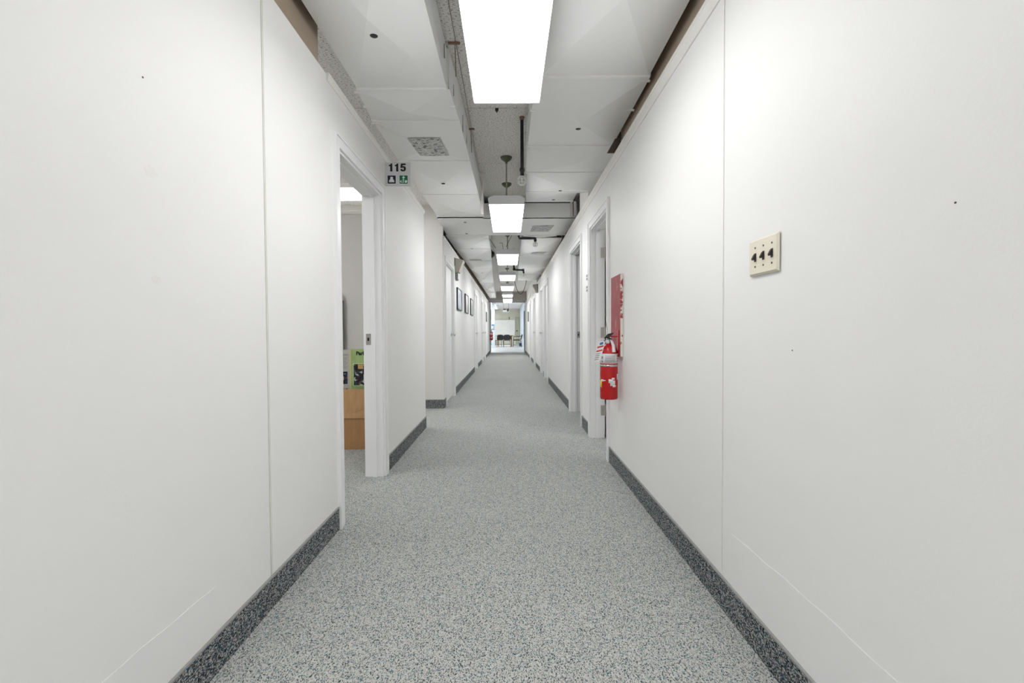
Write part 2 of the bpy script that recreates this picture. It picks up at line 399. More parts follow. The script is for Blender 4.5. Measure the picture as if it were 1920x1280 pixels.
for i in range(6):
    bl(XR, -1, rr_[i][1]+CW, (rr_[i+1][0]-CW) if i < 5 else 21.9, 'dark carpet baseboard along the right wall between doors')

# ------------------------------------------------------------------ doors
def doorway(n, side, face, y0, y1, label, leaf='closed', hinge='near', head=2.04, knob=True):
    """side -1 left wall / +1 right wall. casing, jambs, stop, leaf, hinges, strike"""
    r = struct('door_%d' % n, (face, (y0+y1)/2, 0), label)
    s = -side                                   # towards the corridor
    xo = face + s*0.014; xi = face + side*(TH+0.012)
    def casing(ya, yb, za, zb):
        m = MB().box(face, xo, ya, yb, za, zb)
        return m
    # casing legs with a raised outer bead
    for (a, b_, e) in ((y0-CW, y0+0.004, y0-CW), (y1-0.004, y1+CW, y1+CW-0.014)):
        MB().box(face, xo, a, b_, 0, head+CW).box(xo, xo+s*0.006, e, e+0.014, 0, head+CW).build('casing', TRIM, r)
    MB().box(face, xo, y0+0.004, y1-0.004, head-0.004, head+CW).box(xo, xo+s*0.006, y0-CW+0.014, y1+CW-0.014, head+CW-0.014, head+CW).build('casing', TRIM, r)
    # jambs lining the opening, each with its stop
    J = 0.018
    xs = face + side*0.075; 
    MB().box(face, xi, y0, y0+J, 0, head).box(xs, xs+side*0.014, y0+J, y0+J+0.012, 0, head).build('jamb', TRIM, r)
    MB().box(face, xi, y1-J, y1, 0, head).box(xs, xs-side*0.03, y1-J-0.012, y1-J, 0, head).build('jamb', TRIM, r)
    MB().box(face, xi, y0+J, y1-J, head-J, head).box(xs, xs-side*0.03, y0+J+0.012, y1-J-0.012, head-J-0.012, head-J).build('jamb', TRIM, r)
    a, b_ = y0+J+0.003, y1-J-0.003; w = b_-a
    if leaf == 'closed':
        x0 = face + side*0.030
        lf = B('leaf', DOOR, r, x0, x0+side*0.04, a, b_, 0.012, head-J-0.003)
        if knob:
            ky = (b_-0.07) if hinge == 'near' else (a+0.07)
            MB().lathe([(0.030, 0), (0.030, s*0.006), (0.011, s*0.010), (0.011, s*0.030), (0.024, s*0.040), (0.028, s*0.052), (0.022, s*0.064), (0, s*0.068)], (x0, ky, 1.0), 16, 'x').build('knob', CHROME, lf)
    else:
        yh = a if hinge == 'near' else b_-0.038
        xa = xi + side*0.012
        lf = B('leaf', DOOR, r, xa, xa+side*w, yh, yh+0.04, 0.012, head-J-0.003)
        kx = xa + side*(w-0.07)
        for d in (-1, 1):
            yy = yh if d < 0 else yh+0.04
            MB().lathe([(0.030, 0), (0.030, d*0.006), (0.011, d*0.010), (0.011, d*0.030), (0.026, d*0.045), (0.022, d*0.064), (0, d*0.068)], (kx, yy, 1.0), 16, 'y').build('knob', CHROME, lf)
        # hinges on the hinge jamb, strike plate on the other
        yj = (y0+J) if hinge == 'near' else (y1-J)
        d = 1 if hinge == 'near' else -1
        for z in (0.27, 1.03, 1.80):
            m = MB().box(xi-side*0.040, xi-side*0.002, yj, yj+d*0.0025, z-0.05, z+0.05)
            m.tube([(xi+side*0.004, yj+d*0.004, z-0.052), (xi+side*0.004, yj+d*0.004, z+0.052)], 0.0065, 8)
            for q in (-0.034, 0, 0.034):
                m.lathe([(0.004, 0), (0.004, d*0.0035), (0, d*0.004)], (xi-side*0.022, yj+d*0.001, z+q), 6, 'y')
            m.build('hinge', STEEL, r)
        ys = (y1-J) if hinge == 'near' else (y0+J); d = -d
        xk = face + side*0.098
        sp = B('strike_plate', STEEL, r, xk-0.016, xk+0.022, ys, ys+d*0.002, 0.955, 1.035)
        B('latch_hole', BLACK, sp, xk-0.006, xk+0.007, ys+d*0.002, ys+d*0.0026, 0.983, 1.007)
    return r
doorway(1, -1, XL, 2.463, 3.30, 'open white-framed doorway into the left office', 'open', 'near')
doorway(2, -1, XL2, 6.42, 7.36, 'closed white door with a chrome knob just past the side passage')
doorway(3, -1, XL2, *D3, 'closed white door on the left beyond the three pictures')
doorway(4, -1, XL2, *D4, 'second last white door on the far left wall')
doorway(5, -1, XL2, *D5, 'last white door on the far left wall')
doorway(6, 1, XR, *D6, 'open door with steel hinges behind the fire extinguisher', 'open', 'far')
doorway(7, 1, XR, *D7, 'second open doorway on the right wall with a strike plate', 'open', 'near')
doorway(8, 1, XR, *D8, 'third door on the right wall, past the long bare panel', 'closed', 'near', knob=False)
doorway(9, 1, XR, *D9, 'fourth door on the right wall with a small knob')
doorway(10, 1, XR, *D10, 'fifth door on the right wall with a small knob')
doorway(11, 1, XR, *D11, 'last door on the far right wall', knob=False)

# ------------------------------------------------------------------ far end of the corridor
wbox('wall_header', 'dark grey bulkhead across the end of the corridor', BULK, -1.05, 0.95, 20.05, 21.9, 2.40, CEIL-0.001)
wbox('trim_11', 'grey end post at the left of the corridor end', BULK, XL2, XL2+0.045, 21.5, 21.9, 0.0, 2.40)
wbox('trim_12', 'grey end post at the right of the corridor end', BULK, XR-0.012, XR, 21.7, 21.9, 0.0, 2.40)
wbox('wall_far', 'pale back wall of the far room', FARWALL, -6.5, 1.2, 36.0, 36.2, 0, CEIL)
wbox('wall_far_left', 'left wall of the far room', FARWALL, -6.5, -6.4, 22, 36, 0, CEIL)
wbox('wall_far_near_side', 'near wall of the far room left of the corridor', FARWALL, -6.4, XL2-TH, 21.8, 21.95, 0, CEIL)
wbox('wall_far_right', 'pale blue right wall of the far room, below the windows', PALEBLUE, 0.90, 1.0, 22, 36, 0, 0.5)
wbox('wall_far_right_top', 'pale blue right wall of the far room, above the windows', PALEBLUE, 0.90, 1.0, 22, 36, 2.45, CEIL)
for i, (a, b_) in enumerate(((22.4, 25.0), (27.0, 29.6))):
    w = struct('window_%d' % (i+1), (0.95, (a+b_)/2, 0.5), 'tall pale window in the right wall of the far room')
    MB().box(0.91, 0.99, a-(0.4 if i == 0 else 0.0001), a, 0.5, 2.45).box(0.91, 0.99, b_, b_+(2.0 if i == 0 else 6.4), 0.5, 2.45).box(0.91, 0.99, a, b_, 0.5, 0.55).box(0.91, 0.99, a, b_, 2.40, 2.45).build('window_frame', PALEBLUE, w)
    B('pane', GLASS, w, 0.945, 0.951, a, b_, 0.55, 2.40)
wbox('trim_13', 'dark door edge at the right of the corridor end', BLACKP, 0.775, 0.79, 21.95, 22.9, 0, 2.02)
wbox('wall_column', 'pale column on the left of the far room', PALEBLUE, -1.04, -0.845, 28.0, 28.25, 0, CEIL)
# soffit in far room
wbox('trim_14', 'white ceiling edge running into the far room', TRIM, -0.70, -0.66, 22.0, 34.5, CEIL-0.06, CEIL)

# ------------------------------------------------------------------ ducts
DEPTH = 0.048
SEGS = {}
def duct(name, label, segs, yend_z=None, cap_top=CEIL-0.015):
    """segs: list (y0, y1, xa0, xb0, xa1, xb1, z) ; cross-broken bottom sheets, side sheets, seams"""
    r = thing(name, label, 'duct', ((segs[0][2]+segs[0][3])/2, segs[0][0], segs[0][6]))
    for (y0, y1, a0, b0, a1, b1, z) in segs:
        cx, cy = (a0+b0+a1+b1)/4, (y0+y1)/2
        e = 0.004
        zc = z - DEPTH
        # bottom: pyramid cross-break; a thin solid
        vs = [(a0, y0+e, z), (b0, y0+e, z), (b1, y1-e, z), (a1, y1-e, z), (cx, cy, zc),
              (a0, y0+e, z+0.01), (b0, y0+e, z+0.01), (b1, y1-e, z+0.01), (a1, y1-e, z+0.01)]
        MB().add(vs, [(0,1,4), (1,2,4), (2,3,4), (3,0,4), (5,6,7,8), (0,1,6,5), (1,2,7,6), (2,3,8,7), (3,0,5,8)]).build('bottom_sheet', DUCT, r)
        for (p0, p1, sg) in ((a0, a1, -1), (b0, b1, 1)):
            if cap_top - z < 0.05: continue
            mx, my, mz = (p0+p1)/2 + sg*0.006, cy, (z+cap_top)/2
            q0, q1 = p0, p1
            vs = [(q0, y0+e, z), (q1, y1-e, z), (q1, y1-e, cap_top), (q0, y0+e, cap_top), (mx, my, mz),
                  (q0-sg*0.006, y0+e, z), (q1-sg*0.006, y1-e, z), (q1-sg*0.006, y1-e, cap_top), (q0-sg*0.006, y0+e, cap_top)]
            MB().add(vs, [(0,1,4), (1,2,4), (2,3,4), (3,0,4), (5,6,7,8), (0,1,6,5), (1,2,7,6), (2,3,8,7), (3,0,5,8)]).build('side_sheet', DUCT, r)
        # seam strip at the far edge, standing 6 mm proud
        MB().box(a1-0.004, b1+0.004, y1-0.012, y1+0.008, z-0.010, z+0.002).box(b1, b1+0.008, y1-0.010, y1+0.006, z, cap_top).box(a1-0.008, a1, y1-0.010, y1+0.006, z, cap_top).build('seam', DUCTS, r)
    SEGS[r.name] = segs
    y0, a0, b0, z = segs[0][0], segs[0][2], segs[0][3], segs[0][6]
    B('end_sheet', DUCT, r, a0, b0, y0, y0+0.01, z, cap_top)
    y1, a1, b1, z = segs[-1][1], segs[-1][4], segs[-1][5], segs[-1][6]
    B('end_sheet', DUCT, r, a1, b1, y1-0.01, y1, z, cap_top)
    return r
def tab(r, x, y, z, w=0.05):
    B('clip', DUCTS, r, x-w/2, x+w/2, y-0.006, y+0.006, z-0.010, z)
def under(r, x, y, z):
    for (y0, y1, a0, b0, a1, b1, zz) in SEGS.get(r.name, []):
        if y0 <= y <= y1:
            u = abs(x-(a0+b0+a1+b1)/4)/((b0-a0+b1-a1)/4); v = abs(y-(y0+y1)/2)/((y1-y0)/2)
            return zz - DEPTH*(1-max(min(u, 1), v))
    return z
def plug(r, x, y, z, rad=0.019):
    z = under(r, x, y, z)
    MB().lathe([(0, -0.003), (rad*0.8, -0.003), (rad, 0), (rad, 0.004)], (x, y, z), 16).build('hole_plug', BLACKP, r, label='black round plug')
DZ = EYE + 1.45
def foil(r, pts, h=0.005):
    z = min([under(r, x, y, z_) for x, y, z_ in pts] + [under(r, sum(p[0] for p in pts)/4, sum(p[1] for p in pts)/4, pts[0][2])])
    c = [(x, y, under(r, x, y, z_) - h) for x, y, z_ in pts]
    n = 8; vs = []; fs = []
    for i in range(n+1):
        for j in range(n+1):
            u, v = i/n, j/n
            x = (1-u)*((1-v)*pts[0][0]+v*pts[3][0]) + u*((1-v)*pts[1][0]+v*pts[2][0])
            y = (1-v)*pts[0][1] + v*pts[2][1]
            vs.append((x, y, under(r, x, y, pts[0][2]) - h))
    for i in range(n):
        for j in range(n):
            a = i*(n+1)+j; fs.append((a, a+1, a+n+2, a+n+1))
    return MB().add(vs, fs).build('foil_patch', FOIL, r, label='bare mottled foil patch')
dl = duct('air_duct', 'painted sheet-metal air duct hanging over the left wall, nearest to the viewer', [
    (-0.1, 1.4, -0.90, -0.36, -0.90, -0.36, DZ),
    (1.4, 2.76, -0.90, -0.36, -0.893, -0.360, DZ), (2.76, 3.17, -0.905, -0.345, -0.925, -0.330, DZ),
    (3.17, 3.91, -0.925, -0.330, -0.925, -0.318, DZ), (3.91, 4.87, -0.925, -0.318, -0.905, -0.310, DZ),
    (4.87, 5.78, -0.905, -0.310, -0.890, -0.305, DZ)])
plug(dl, -0.634, 2.21, DZ-0.010)
plug(dl, -0.612, 4.37, DZ-0.016)
tab(dl, -0.90, 2.97, DZ); tab(dl, -0.35, 2.97, DZ, 0.03); tab(dl, -0.89, 2.79, DZ, 0.06); tab(dl, -0.91, 3.20, DZ, 0.06)
foil(dl, [(-0.735, 3.38, DZ), (-0.495, 3.38, DZ), (-0.472, 3.73, DZ), (-0.70, 3.73, DZ)])
for (x, y, z0, z1) in ((-0.356, 2.62, 2.60, 2.68), (-0.337, 2.9, 2.53, 2.60), (-0.325, 3.35, 2.50, 2.62), (-0.321, 3.6, 2.52, 2.66)):
    B('seam_gap', BLACKP, dl, x, x+0.003, y, y+0.005, z0, z1)
dr = duct('air_duct', 'painted sheet-metal air duct over the right wall, nearest to the viewer', [
    (-0.1, 1.25, 0.19, 0.80, 0.19, 0.80, DZ),
    (1.25, 2.63, 0.196, 0.80, 0.196, 0.812, DZ), (2.63, 3.60, 0.165, 0.822, 0.160, 0.826, DZ),
    (3.60, 4.20, 0.157, 0.92, 0.170, 0.92, DZ), (4.20, 4.79, 0.185, 0.92, 0.19, 0.92, DZ)])
plug(dr, 0.498, 3.22, DZ-0.015)
plug(dr, 0.540, 4.70, DZ-0.006)
tab(dr, 0.80, 2.67, DZ, 0.06); tab(dr, 0.81, 3.02, DZ); tab(dr, 0.165, 3.02, DZ, 0.03); tab(dr, 0.165, 3.63, DZ, 0.04)
ds = duct('air_duct', 'short raised duct section on the right just before the crossing duct', [
    (4.86, 5.55, 0.20, 0.80, 0.22, 0.79, EYE+1.57)])
plug(ds, 0.545, 5.44, EYE+1.57-0.007)
CZ = EYE + 1.42
dc = thing('crossing_duct', 'low painted duct crossing the corridor behind the second light', 'duct', (0, 5.8, CZ))
B('front_sheet', DUCT, dc, -0.31, 0.885, 5.80, 5.808, CZ, EYE+1.615)
MB().add([(-0.90, 5.80, CZ), (0.885, 5.80, CZ), (0.84, 6.77, CZ), (-0.90, 6.77, CZ), (0.0, 6.2, CZ-0.012),
          (-0.90, 5.80, CZ+0.01), (0.885, 5.80, CZ+0.01), (0.84, 6.77, CZ+0.01), (-0.90, 6.77, CZ+0.01)],
         [(0,1,4), (1,2,4), (2,3,4), (3,0,4), (5,6,7,8), (0,1,6,5), (1,2,7,6), (2,3,8,7), (3,0,5,8)]).build('bottom_sheet', DUCT, dc)
B('rear_sheet', DUCT, dc, -0.31, 0.85, 6.76, 6.768, CZ, CEIL-0.01)
B('top_sheet', DUCT, dc, -0.90, 0.885, 5.81, 6.76, EYE+1.60, EYE+1.61)
B('side_sheet', DUCT, dc, -0.90, -0.892, 5.80, 6.77, CZ, EYE+1.60)
B('seam', DUCTS, dc, -0.90, 0.86, 6.765, 6.785, CZ-0.006, CZ+0.002)
plug(dc, -0.555, 5.97, CZ-0.004, 0.02); plug(dc, -0.60, 6.66, CZ-0.003, 0.02)
MB().prism([(0.335, 6.16, CZ-0.011), (0.62, 6.16, CZ-0.011), (0.58, 6.52, CZ-0.009), (0.32, 6.52, CZ-0.009)], (0, 0, 0.008)).build('foil_patch', FOIL, dc, label='bare mottled foil patch')
# downpipe cover strips beside the crossing duct
B('cover_strip', CAP, dc, 0.79, 0.815, 5.74, 5.79, CZ+0.02, EYE+1.66)
B('cover_strip', CAP, dc, 0.83, 0.86, 5.74, 5.79, CZ+0.02, EYE+1.62)
dl2 = duct('air_duct', 'long narrowing air duct over the far left wall', [
    (6.80, 7.00, -0.92, -0.29, -0.92, -0.29, CZ), (7.00, 7.90, -0.92, -0.29, -0.91, -0.30, CZ), (7.90, 9.20, -0.91, -0.30, -0.88, -0.33, CZ),
    (9.20, 10.35, -0.88, -0.34, -0.866, -0.36, CZ), (10.35, 13.5, -0.866, -0.36, -0.84, -0.44, CZ),
    (13.5, 16.8, -0.84, -0.44, -0.82, -0.50, CZ), (16.8, 19.6, -0.82, -0.51, -0.80, -0.53, CZ)])
for (x, y) in ((-0.62, 7.85), (-0.62, 11.0), (-0.64, 12.1), (-0.62, 14.6), (-0.64, 15.7)): plug(dl2, x, y, CZ-0.010)
foil(dl2, [(-0.76, 8.85, CZ), (-0.52, 8.85, CZ), (-0.52, 9.18, CZ), (-0.74, 9.18, CZ)])
dr2 = duct('air_duct', 'air duct over the right wall past the crossing duct', [
    (6.84, 7.0, 0.235, 0.74, 0.235, 0.74, CZ+0.03), (7.02, 8.6, 0.212, 0.836, 0.22, 0.86, CZ), (8.6, 10.2, 0.22, 0.89, 0.235, 0.89, CZ), (10.2, 11.5, 0.235, 0.89, 0.25, 0.89, CZ), (11.5, 12.8, 0.25, 0.80, 0.27, 0.79, CZ)])
foil(dr2, [(0.43, 8.05, CZ), (0.68, 8.05, CZ), (0.65, 8.38, CZ), (0.42, 8.38, CZ)])
B('vent_opening', BLACKP, dr2, 0.475, 0.69, 12.82, 13.0, CZ+0.02, CZ+0.03)
plug(dr2, 0.52, 6.94, CZ+0.024, 0.02)
# hanger straps and brackets beside the left duct
for (y, lab) in ((2.72, 'thin rusty strap hanging from the ceiling beside the nearest light'), (3.86, 'rusty strap hanging beside the left duct at the foil patch')):
    h = thing('duct_hanger', lab, 'hanger', (-0.32, y, CEIL))
    B('bracket', RUST, h, -0.345, -0.275, y-0.006, y+0.006, CEIL-0.012, CEIL-0.001)
    MB().tube([(-0.305, y, CEIL-0.012), (-0.300, y, CEIL-0.20)], 0.003, 6).build('rod', RUST, h)
h = thing('duct_hanger', 'beige angled hanger strap at the left of the second light', 'hanger', (-0.29, 4.9, CEIL))
B('bracket', CAP, h, -0.30, -0.235, 4.93, 4.945, CEIL-0.03, CEIL-0.001)
MB().prism([(-0.262, 4.94, CEIL-0.03), (-0.240, 4.94, CEIL-0.03), (-0.278, 5.0, CEIL-0.32), (-0.290, 5.0, CEIL-0.32)], (0, 0.004, 0)).build('strap', CAP, h)
B('strap', CAP, h, -0.300, -0.265, 5.0, 5.03, CEIL-0.42, CEIL-0.28)

# ------------------------------------------------------------------ ceiling lights
def light(y0, y1, z, label, x=0.0, w=0.178, stems=(), lens_dir=None):
    r = thing('fluorescent_light', label, 'ceiling light', (x, (y0+y1)/2, z), group='fluorescent lights down the corridor')
    b = w*0.935
    # lens: shallow tray with rounded lower corners
    prof = [(-w, 0.045), (-b-0.004, 0.008), (-b+0.006, 0.0), (b-0.006, 0.0), (b+0.004, 0.008), (w, 0.045)]
    MB().prism([(x+px, y0+0.012, z+pz) for px, pz in prof], (0, y1-y0-0.024, 0)).build('lens', LENS, r)
    pe = [(-w-0.002, 0.045), (-b-0.005, -0.001), (b+0.005, -0.001), (w+0.002, 0.045), (w-0.001, 0.058), (w-0.045, 0.080), (-w+0.045, 0.080), (-w+0.001, 0.058)]
    MB().prism([(x+px, y0, z+pz) for px, pz in pe], (0, 0.011, 0)).build('end_plate', HOUSE, r)
    MB().prism([(x+px, y1-0.011, z+pz) for px, pz in pe], (0, 0.011, 0)).build('end_plate', HOUSE, r)
    MB().prism([(x+px, y0+0.011, z+pz) for px, pz in [(-w, 0.046), (w, 0.046), (w-0.001, 0.058), (w-0.045, 0.080), (-w+0.045, 0.080), (-w+0.001, 0.058)]], (0, y1-y0-0.022, 0)).build('housing', HOUSE, r)
    for sy in stems:
        MB().tube([(x, sy, z+0.08), (x, sy, CEIL-0.01)], 0.0075, 10).build('stem', STEMM, r)
        MB().lathe([(0, -0.062), (0.010, -0.060), (0.012, -0.045), (0.030, -0.035), (0.052, -0.016), (0.058, 0.0)], (x, sy, CEIL-0.001), 24).build('canopy', OLIVE, r, label='olive green domed canopy')
LZ = EYE + 1.19
CX = -0.005
light(-1.95, -0.72, LZ, 'fluorescent light behind the viewer', CX, stems=(-1.7, -1.0))
light(1.19, 2.415, LZ, 'large fluorescent light overhead, nearest of the row and cut by the top edge', CX+0.003, 0.176, stems=(1.45,))
light(4.30, 5.53, LZ, 'second fluorescent light, hanging on two stems with olive domes', CX-0.006, 0.172, stems=(4.50, 5.30))
light(7.10, 8.27, LZ, 'third fluorescent light, just past the crossing duct', CX-0.002, stems=(7.35, 9.9-1.85))
light(9.78, 10.85, LZ, 'fourth fluorescent light, past the black elbow sprinkler pipe', CX-0.012, stems=(9.9, 10.7))
light(12.2, 13.55, LZ, 'fifth fluorescent light from the viewer', CX-0.02, stems=(12.4, 13.3))
light(15.0, 16.15, LZ, 'sixth fluorescent light, second last before the dark bulkhead', CX-0.02, stems=(15.2, 16.0))
light(17.1, 19.4, LZ, 'last fluorescent light before the dark bulkhead at the corridor end', CX-0.02, stems=(17.3, 19.2))
def troffer(x0, x1, y0, y1, label, power=True, z=CEIL, group='flat ceiling panels in the rooms'):
    r = thing('ceiling_light', label, 'ceiling light', ((x0+x1)/2, (y0+y1)/2, z-0.05), group=group)
    MB().box(x0, x0+0.02, y0, y1, z-0.05, z-0.001).box(x1-0.02, x1, y0, y1, z-0.05, z-0.001).box(x0+0.02, x1-0.02, y0, y0+0.02, z-0.05, z-0.001).box(x0+0.02, x1-0.02, y1-0.02, y1, z-0.05, z-0.001).build('frame', TRIM, r)
    B('diffuser', LENS, r, x0+0.02, x1-0.02, y0+0.02, y1-0.02, z-0.045, z-0.035)
troffer(-2.75, -1.55, 5.25, 5.80, 'flat light panel seen through the left doorway, above the office')
troffer(-3.2, -2.2, 1.8, 3.0, 'unseen flat light panel added to brighten the left office')  # out-of-view lamp added because the office wall was too dim
for i, x in enumerate((-2.0, 0.85)):  # unseen lamps added as fill for near walls and camera-facing surfaces
    troffer(x, x+1.2, -2.6, -1.4, ('left', 'right')[i] + ' square fill light added in the lobby behind the viewer', group='added square fill lights of the lobby')
troffer(2.0, 2.6, 2.6, 3.8, 'unseen flat light panel added to light the first room on the right')  # hidden lamp added so the enclosed room is lit
ordn = ['nearest', 'second', 'third', 'fourth', 'farthest']
for i, y in enumerate((24.2, 26.4, 28.6, 30.8, 33.0)):
    troffer(-1.75-0.02*i, -0.98 if i < 2 else -0.78, y, y+1.1, ordn[i] + ' flat light of the row at the left of the far room ceiling')
for y in (25.0, 30.0):
    troffer(-4.8, -3.6, y, y+1.1, ('nearer' if y < 27 else 'farther') + ' flat light deep in the left of the far room')

# ------------------------------------------------------------------ sprinkler pipes
def cage(r, x, y, z, rad=0.038, n=8):
    m = MB()
    for k in range(n//2):
        a = PI*k/(n//2)
        m.tube([(x+rad*math.cos(a)*math.cos(t), y+rad*math.sin(a)*math.cos(t), z+rad*math.sin(t)) for t in [2*PI*q/24 for q in range(25)]], 0.0022, 5, False)
    for h in (-0.5, 0.15, 0.7):
        rr = rad*math.sqrt(1-h*h)
        m.tube([(x+rr*math.cos(t), y+rr*math.sin(t), z+rad*h) for t in [2*PI*q/20 for q in range(21)]], 0.0022, 5, False)
    m.build('guard', CHROME if False else DUCTS, r, label='white wire guard')
    MB().lathe([(0.010, 0.04), (0.010, 0.01), (0.006, 0.0), (0.006, -0.018), (0.017, -0.020), (0.017, -0.023), (0, -0.023)], (x, y, z), 12).build('head', STEEL, r)
s1 = thing('sprinkler_pipe', 'long black vertical sprinkler pipe with a caged head, right of the second light', 'sprinkler', (0.117, 3.66, CEIL))
MB().tube([(0.117, 3.66, CEIL), (0.117, 3.66, EYE+1.27)], 0.0135, 14).build('pipe', BLACK, s1)
MB().lathe([(0, -0.028), (0.014, -0.028), (0.018, -0.014), (0.021, 0)], (0.117, 3.66, CEIL), 16).build('flange', RUST, s1)
MB().lathe([(0.0, 0.03), (0.020, 0.03), (0.021, 0.012), (0.019, 0.006), (0.015, 0.0), (0.015, -0.03), (0, -0.03)], (0.117, 3.66, EYE+1.265), 16).build('coupling', BLACK, s1)
cage(s1, 0.115, 3.66, EYE+1.197)
s2 = thing('sprinkler_pipe', 'black horizontal sprinkler pipe with caged head below the duct, past the crossing duct', 'sprinkler', (0.19, 6.9, CZ))
MB().tube([(0.16, 6.86, CEIL-0.05), (0.16, 6.86, CZ-0.0), (0.175, 6.86, CZ-0.032), (0.21, 6.86, CZ-0.036), (0.385, 6.86, CZ-0.036), (0.405, 6.86, CZ-0.045), (0.41, 6.86, CZ-0.09)], 0.016, 12).build('pipe', BLACK, s2)
MB().tube([(0.385, 6.86, CZ-0.036), (0.408, 6.86, CZ-0.036), (0.410, 6.86, CZ-0.075)], 0.022, 12).build('elbow', BLACK, s2)
cage(s2, 0.41, 6.86, CZ-0.125)
s3 = thing('sprinkler_pipe', 'black bent sprinkler pipe between the third and fourth lights', 'sprinkler', (0.10, 9.3, CEIL-0.1))
MB().tube([(0.12, 9.5, CEIL), (0.12, 9.5, EYE+1.33), (0.135, 9.5, EYE+1.27), (0.18, 9.5, EYE+1.265), (0.30, 9.5, EYE+1.265), (0.32, 9.5, EYE+1.24), (0.325, 9.5, EYE+1.19)], 0.018, 12).build('pipe', BLACK, s3)
MB().lathe([(0, 0.03), (0.027, 0.02), (0.027, -0.02), (0, -0.03)], (0.125, 9.5, EYE+1.28), 12).build('elbow', BLACK, s3)
MB().lathe([(0, 0.03), (0.026, 0.02), (0.026, -0.02), (0, -0.03)], (0.312, 9.5, EYE+1.262), 12).build('elbow', BLACK, s3)
cage(s3, 0.325, 9.5, EYE+1.16)
s4 = thing('power_cable', 'black cable sagging in a loop under the far ceiling tiles', 'cable', (0.2, 14.5, CEIL))
MB().tube([(0.19 + 0.36*t, 13.9, CEIL-0.20-0.40*math.sin(PI*t)**0.8 + 0.04*(1-t)) for t in [q/20 for q in range(21)]], 0.008, 6).build('cable', BLACKP, s4)
MB().tube([(0.55, 13.9, CEIL-0.2), (0.55, 13.9, CEIL)], 0.010, 8).build('cable', BLACKP, s4)
MB().tube([(0.19, 13.9, CEIL-0.16), (0.17, 13.9, CEIL)], 0.008, 8).build('cable', BLACKP, s4)
# thin wires to the third light
def wire(name_label, pts, r=0.0035):
    o = MB().tube(pts, r, 6).build('light_wire', BLACKP, None, label=name_label, cat='wire'); return o
wire('curved dark wire dropping to the third light on its right', [(0.10, 7.0, CEIL-0.01), (0.095, 7.0, CEIL-0.12), (0.06, 7.0, CEIL-0.24), (0.01, 7.02, CEIL-0.33), (-0.03, 7.05, LZ+0.10)])
wire('straight dark wire slanting from the left duct to the third light', [(-0.292, 7.12, EYE+1.44), (-0.19, 7.05, LZ+0.09)])
wire('short bent dark wire on top of the third light', [(-0.13, 7.3, EYE+1.40), (-0.09, 7.3, EYE+1.40), (-0.07, 7.3, LZ+0.085)])
clip = thing('ceiling_clip', 'small black clip under the ceiling just past the nearest light', 'clip', (-0.08, 3.52, CEIL))
B('body', BLACKP, clip, -0.091, -0.067, 3.515, 3.535, CEIL-0.016, CEIL)
B('tab', BLACKP, clip, -0.083, -0.075, 3.52, 3.53, CEIL-0.028, CEIL-0.016)
bell = thing('alarm_bell', 'small dark round alarm bell on the inner side of the far left duct', 'bell', (-0.26, 8.3, EYE+1.37))
MB().lathe([(0, 0.045), (0.035, 0.04), (0.052, 0.02), (0.056, 0.0), (0, 0.0)], (-0.285, 8.2, EYE+1.375), 20, 'x').build('gong', BLACK, bell)
B('back_box', BLACKP, bell, -0.296, -0.285, 8.16, 8.24, EYE+1.31, EYE+1.45)

# ------------------------------------------------------------------ wall-mounted things
# room number sign sticking out from the left wall
sy = 3.40
sg = thing('room_sign', 'grey projecting room sign reading 115 above the left doorway', 'sign', (XL, sy, EYE+1.06))
SX0 = XL + 0.004
Z0, Z1 = EYE+1.075, EYE+1.248
B('plate', PLATE, sg, SX0, SX0+0.188, sy, sy+0.004, Z0, Z1)
B('bracket', CAP, sg, XL, XL+0.006, sy-0.022, sy+0.004, Z0, Z1)
for z in (Z0+0.02, Z1-0.02):
    MB().lathe([(0.003, 0), (0.003, -0.003), (0, -0.003)], (SX0+0.010, sy, z), 8, 'y').build('screw', STEEL, sg)
def text_obj(s, size, loc, m, parent, name='lettering', off=0.0, align='CENTER', rot=(R(90), 0, 0), sx=1.0, ext=0.0006):
    cu = bpy.data.curves.new(name, 'FONT'); cu.body = s; cu.size = size; cu.align_x = align; cu.offset = off; cu.extrude = ext; cu.resolution_u = 3
    to = bpy.data.objects.new(name, cu); C.objects.link(to)
    dg = bpy.context.evaluated_depsgraph_get(); dg.update()
    me = bpy.data.meshes.new_from_object(to.evaluated_get(dg)); bpy.data.objects.remove(to)
    o = bpy.data.objects.new(name, me); C.objects.link(o); me.materials.clear(); me.materials.append(m)
    o.rotation_euler = rot; o.scale = (sx, 1, 1)
    o.location = Vector(loc) - (wloc(parent) if parent else Vector())
    if parent: o.parent = parent
    return o
# heavy condensed numerals drawn as outlines
def digits(parent, x, y, z, h):
    k = h/10.0
    one = [(1.7,0),(4.4,0),(4.4,10),(2.6,10),(2.2,9.0),(1.3,8.4),(0,8.2),(0,6.6),(1.7,6.6)]
    def put(poly, ox):
        MB().prism([(x+(ox+px)*k, y, z+pz*k) for px, pz in poly], (0, -0.0008, 0)).build('numeral', INK, parent)
    put(one, 0); put(one, 7.6)
    five = [(0.9,10),(7.0,10),(7.0,7.9),(3.2,7.9),(3.05,6.5),(4.2,6.75),(5.6,6.5),(6.8,5.5),(7.3,3.6),(6.9,1.7),(5.8,0.4),(3.8,-0.1),(1.8,0.2),(0.6,1.2),(0.1,2.9),(2.9,3.1),(3.1,2.1),(3.8,1.7),(4.4,2.2),(4.6,3.4),(4.4,4.6),(3.8,5.0),(3.2,4.8),(2.9,4.2),(0.2,4.5)]
    put(five, 14.4)
digits(sg, SX0+0.030, sy, Z0+0.108, 0.058)
IY = sy - 0.001
iz = Z0+0.018; ih = 0.060
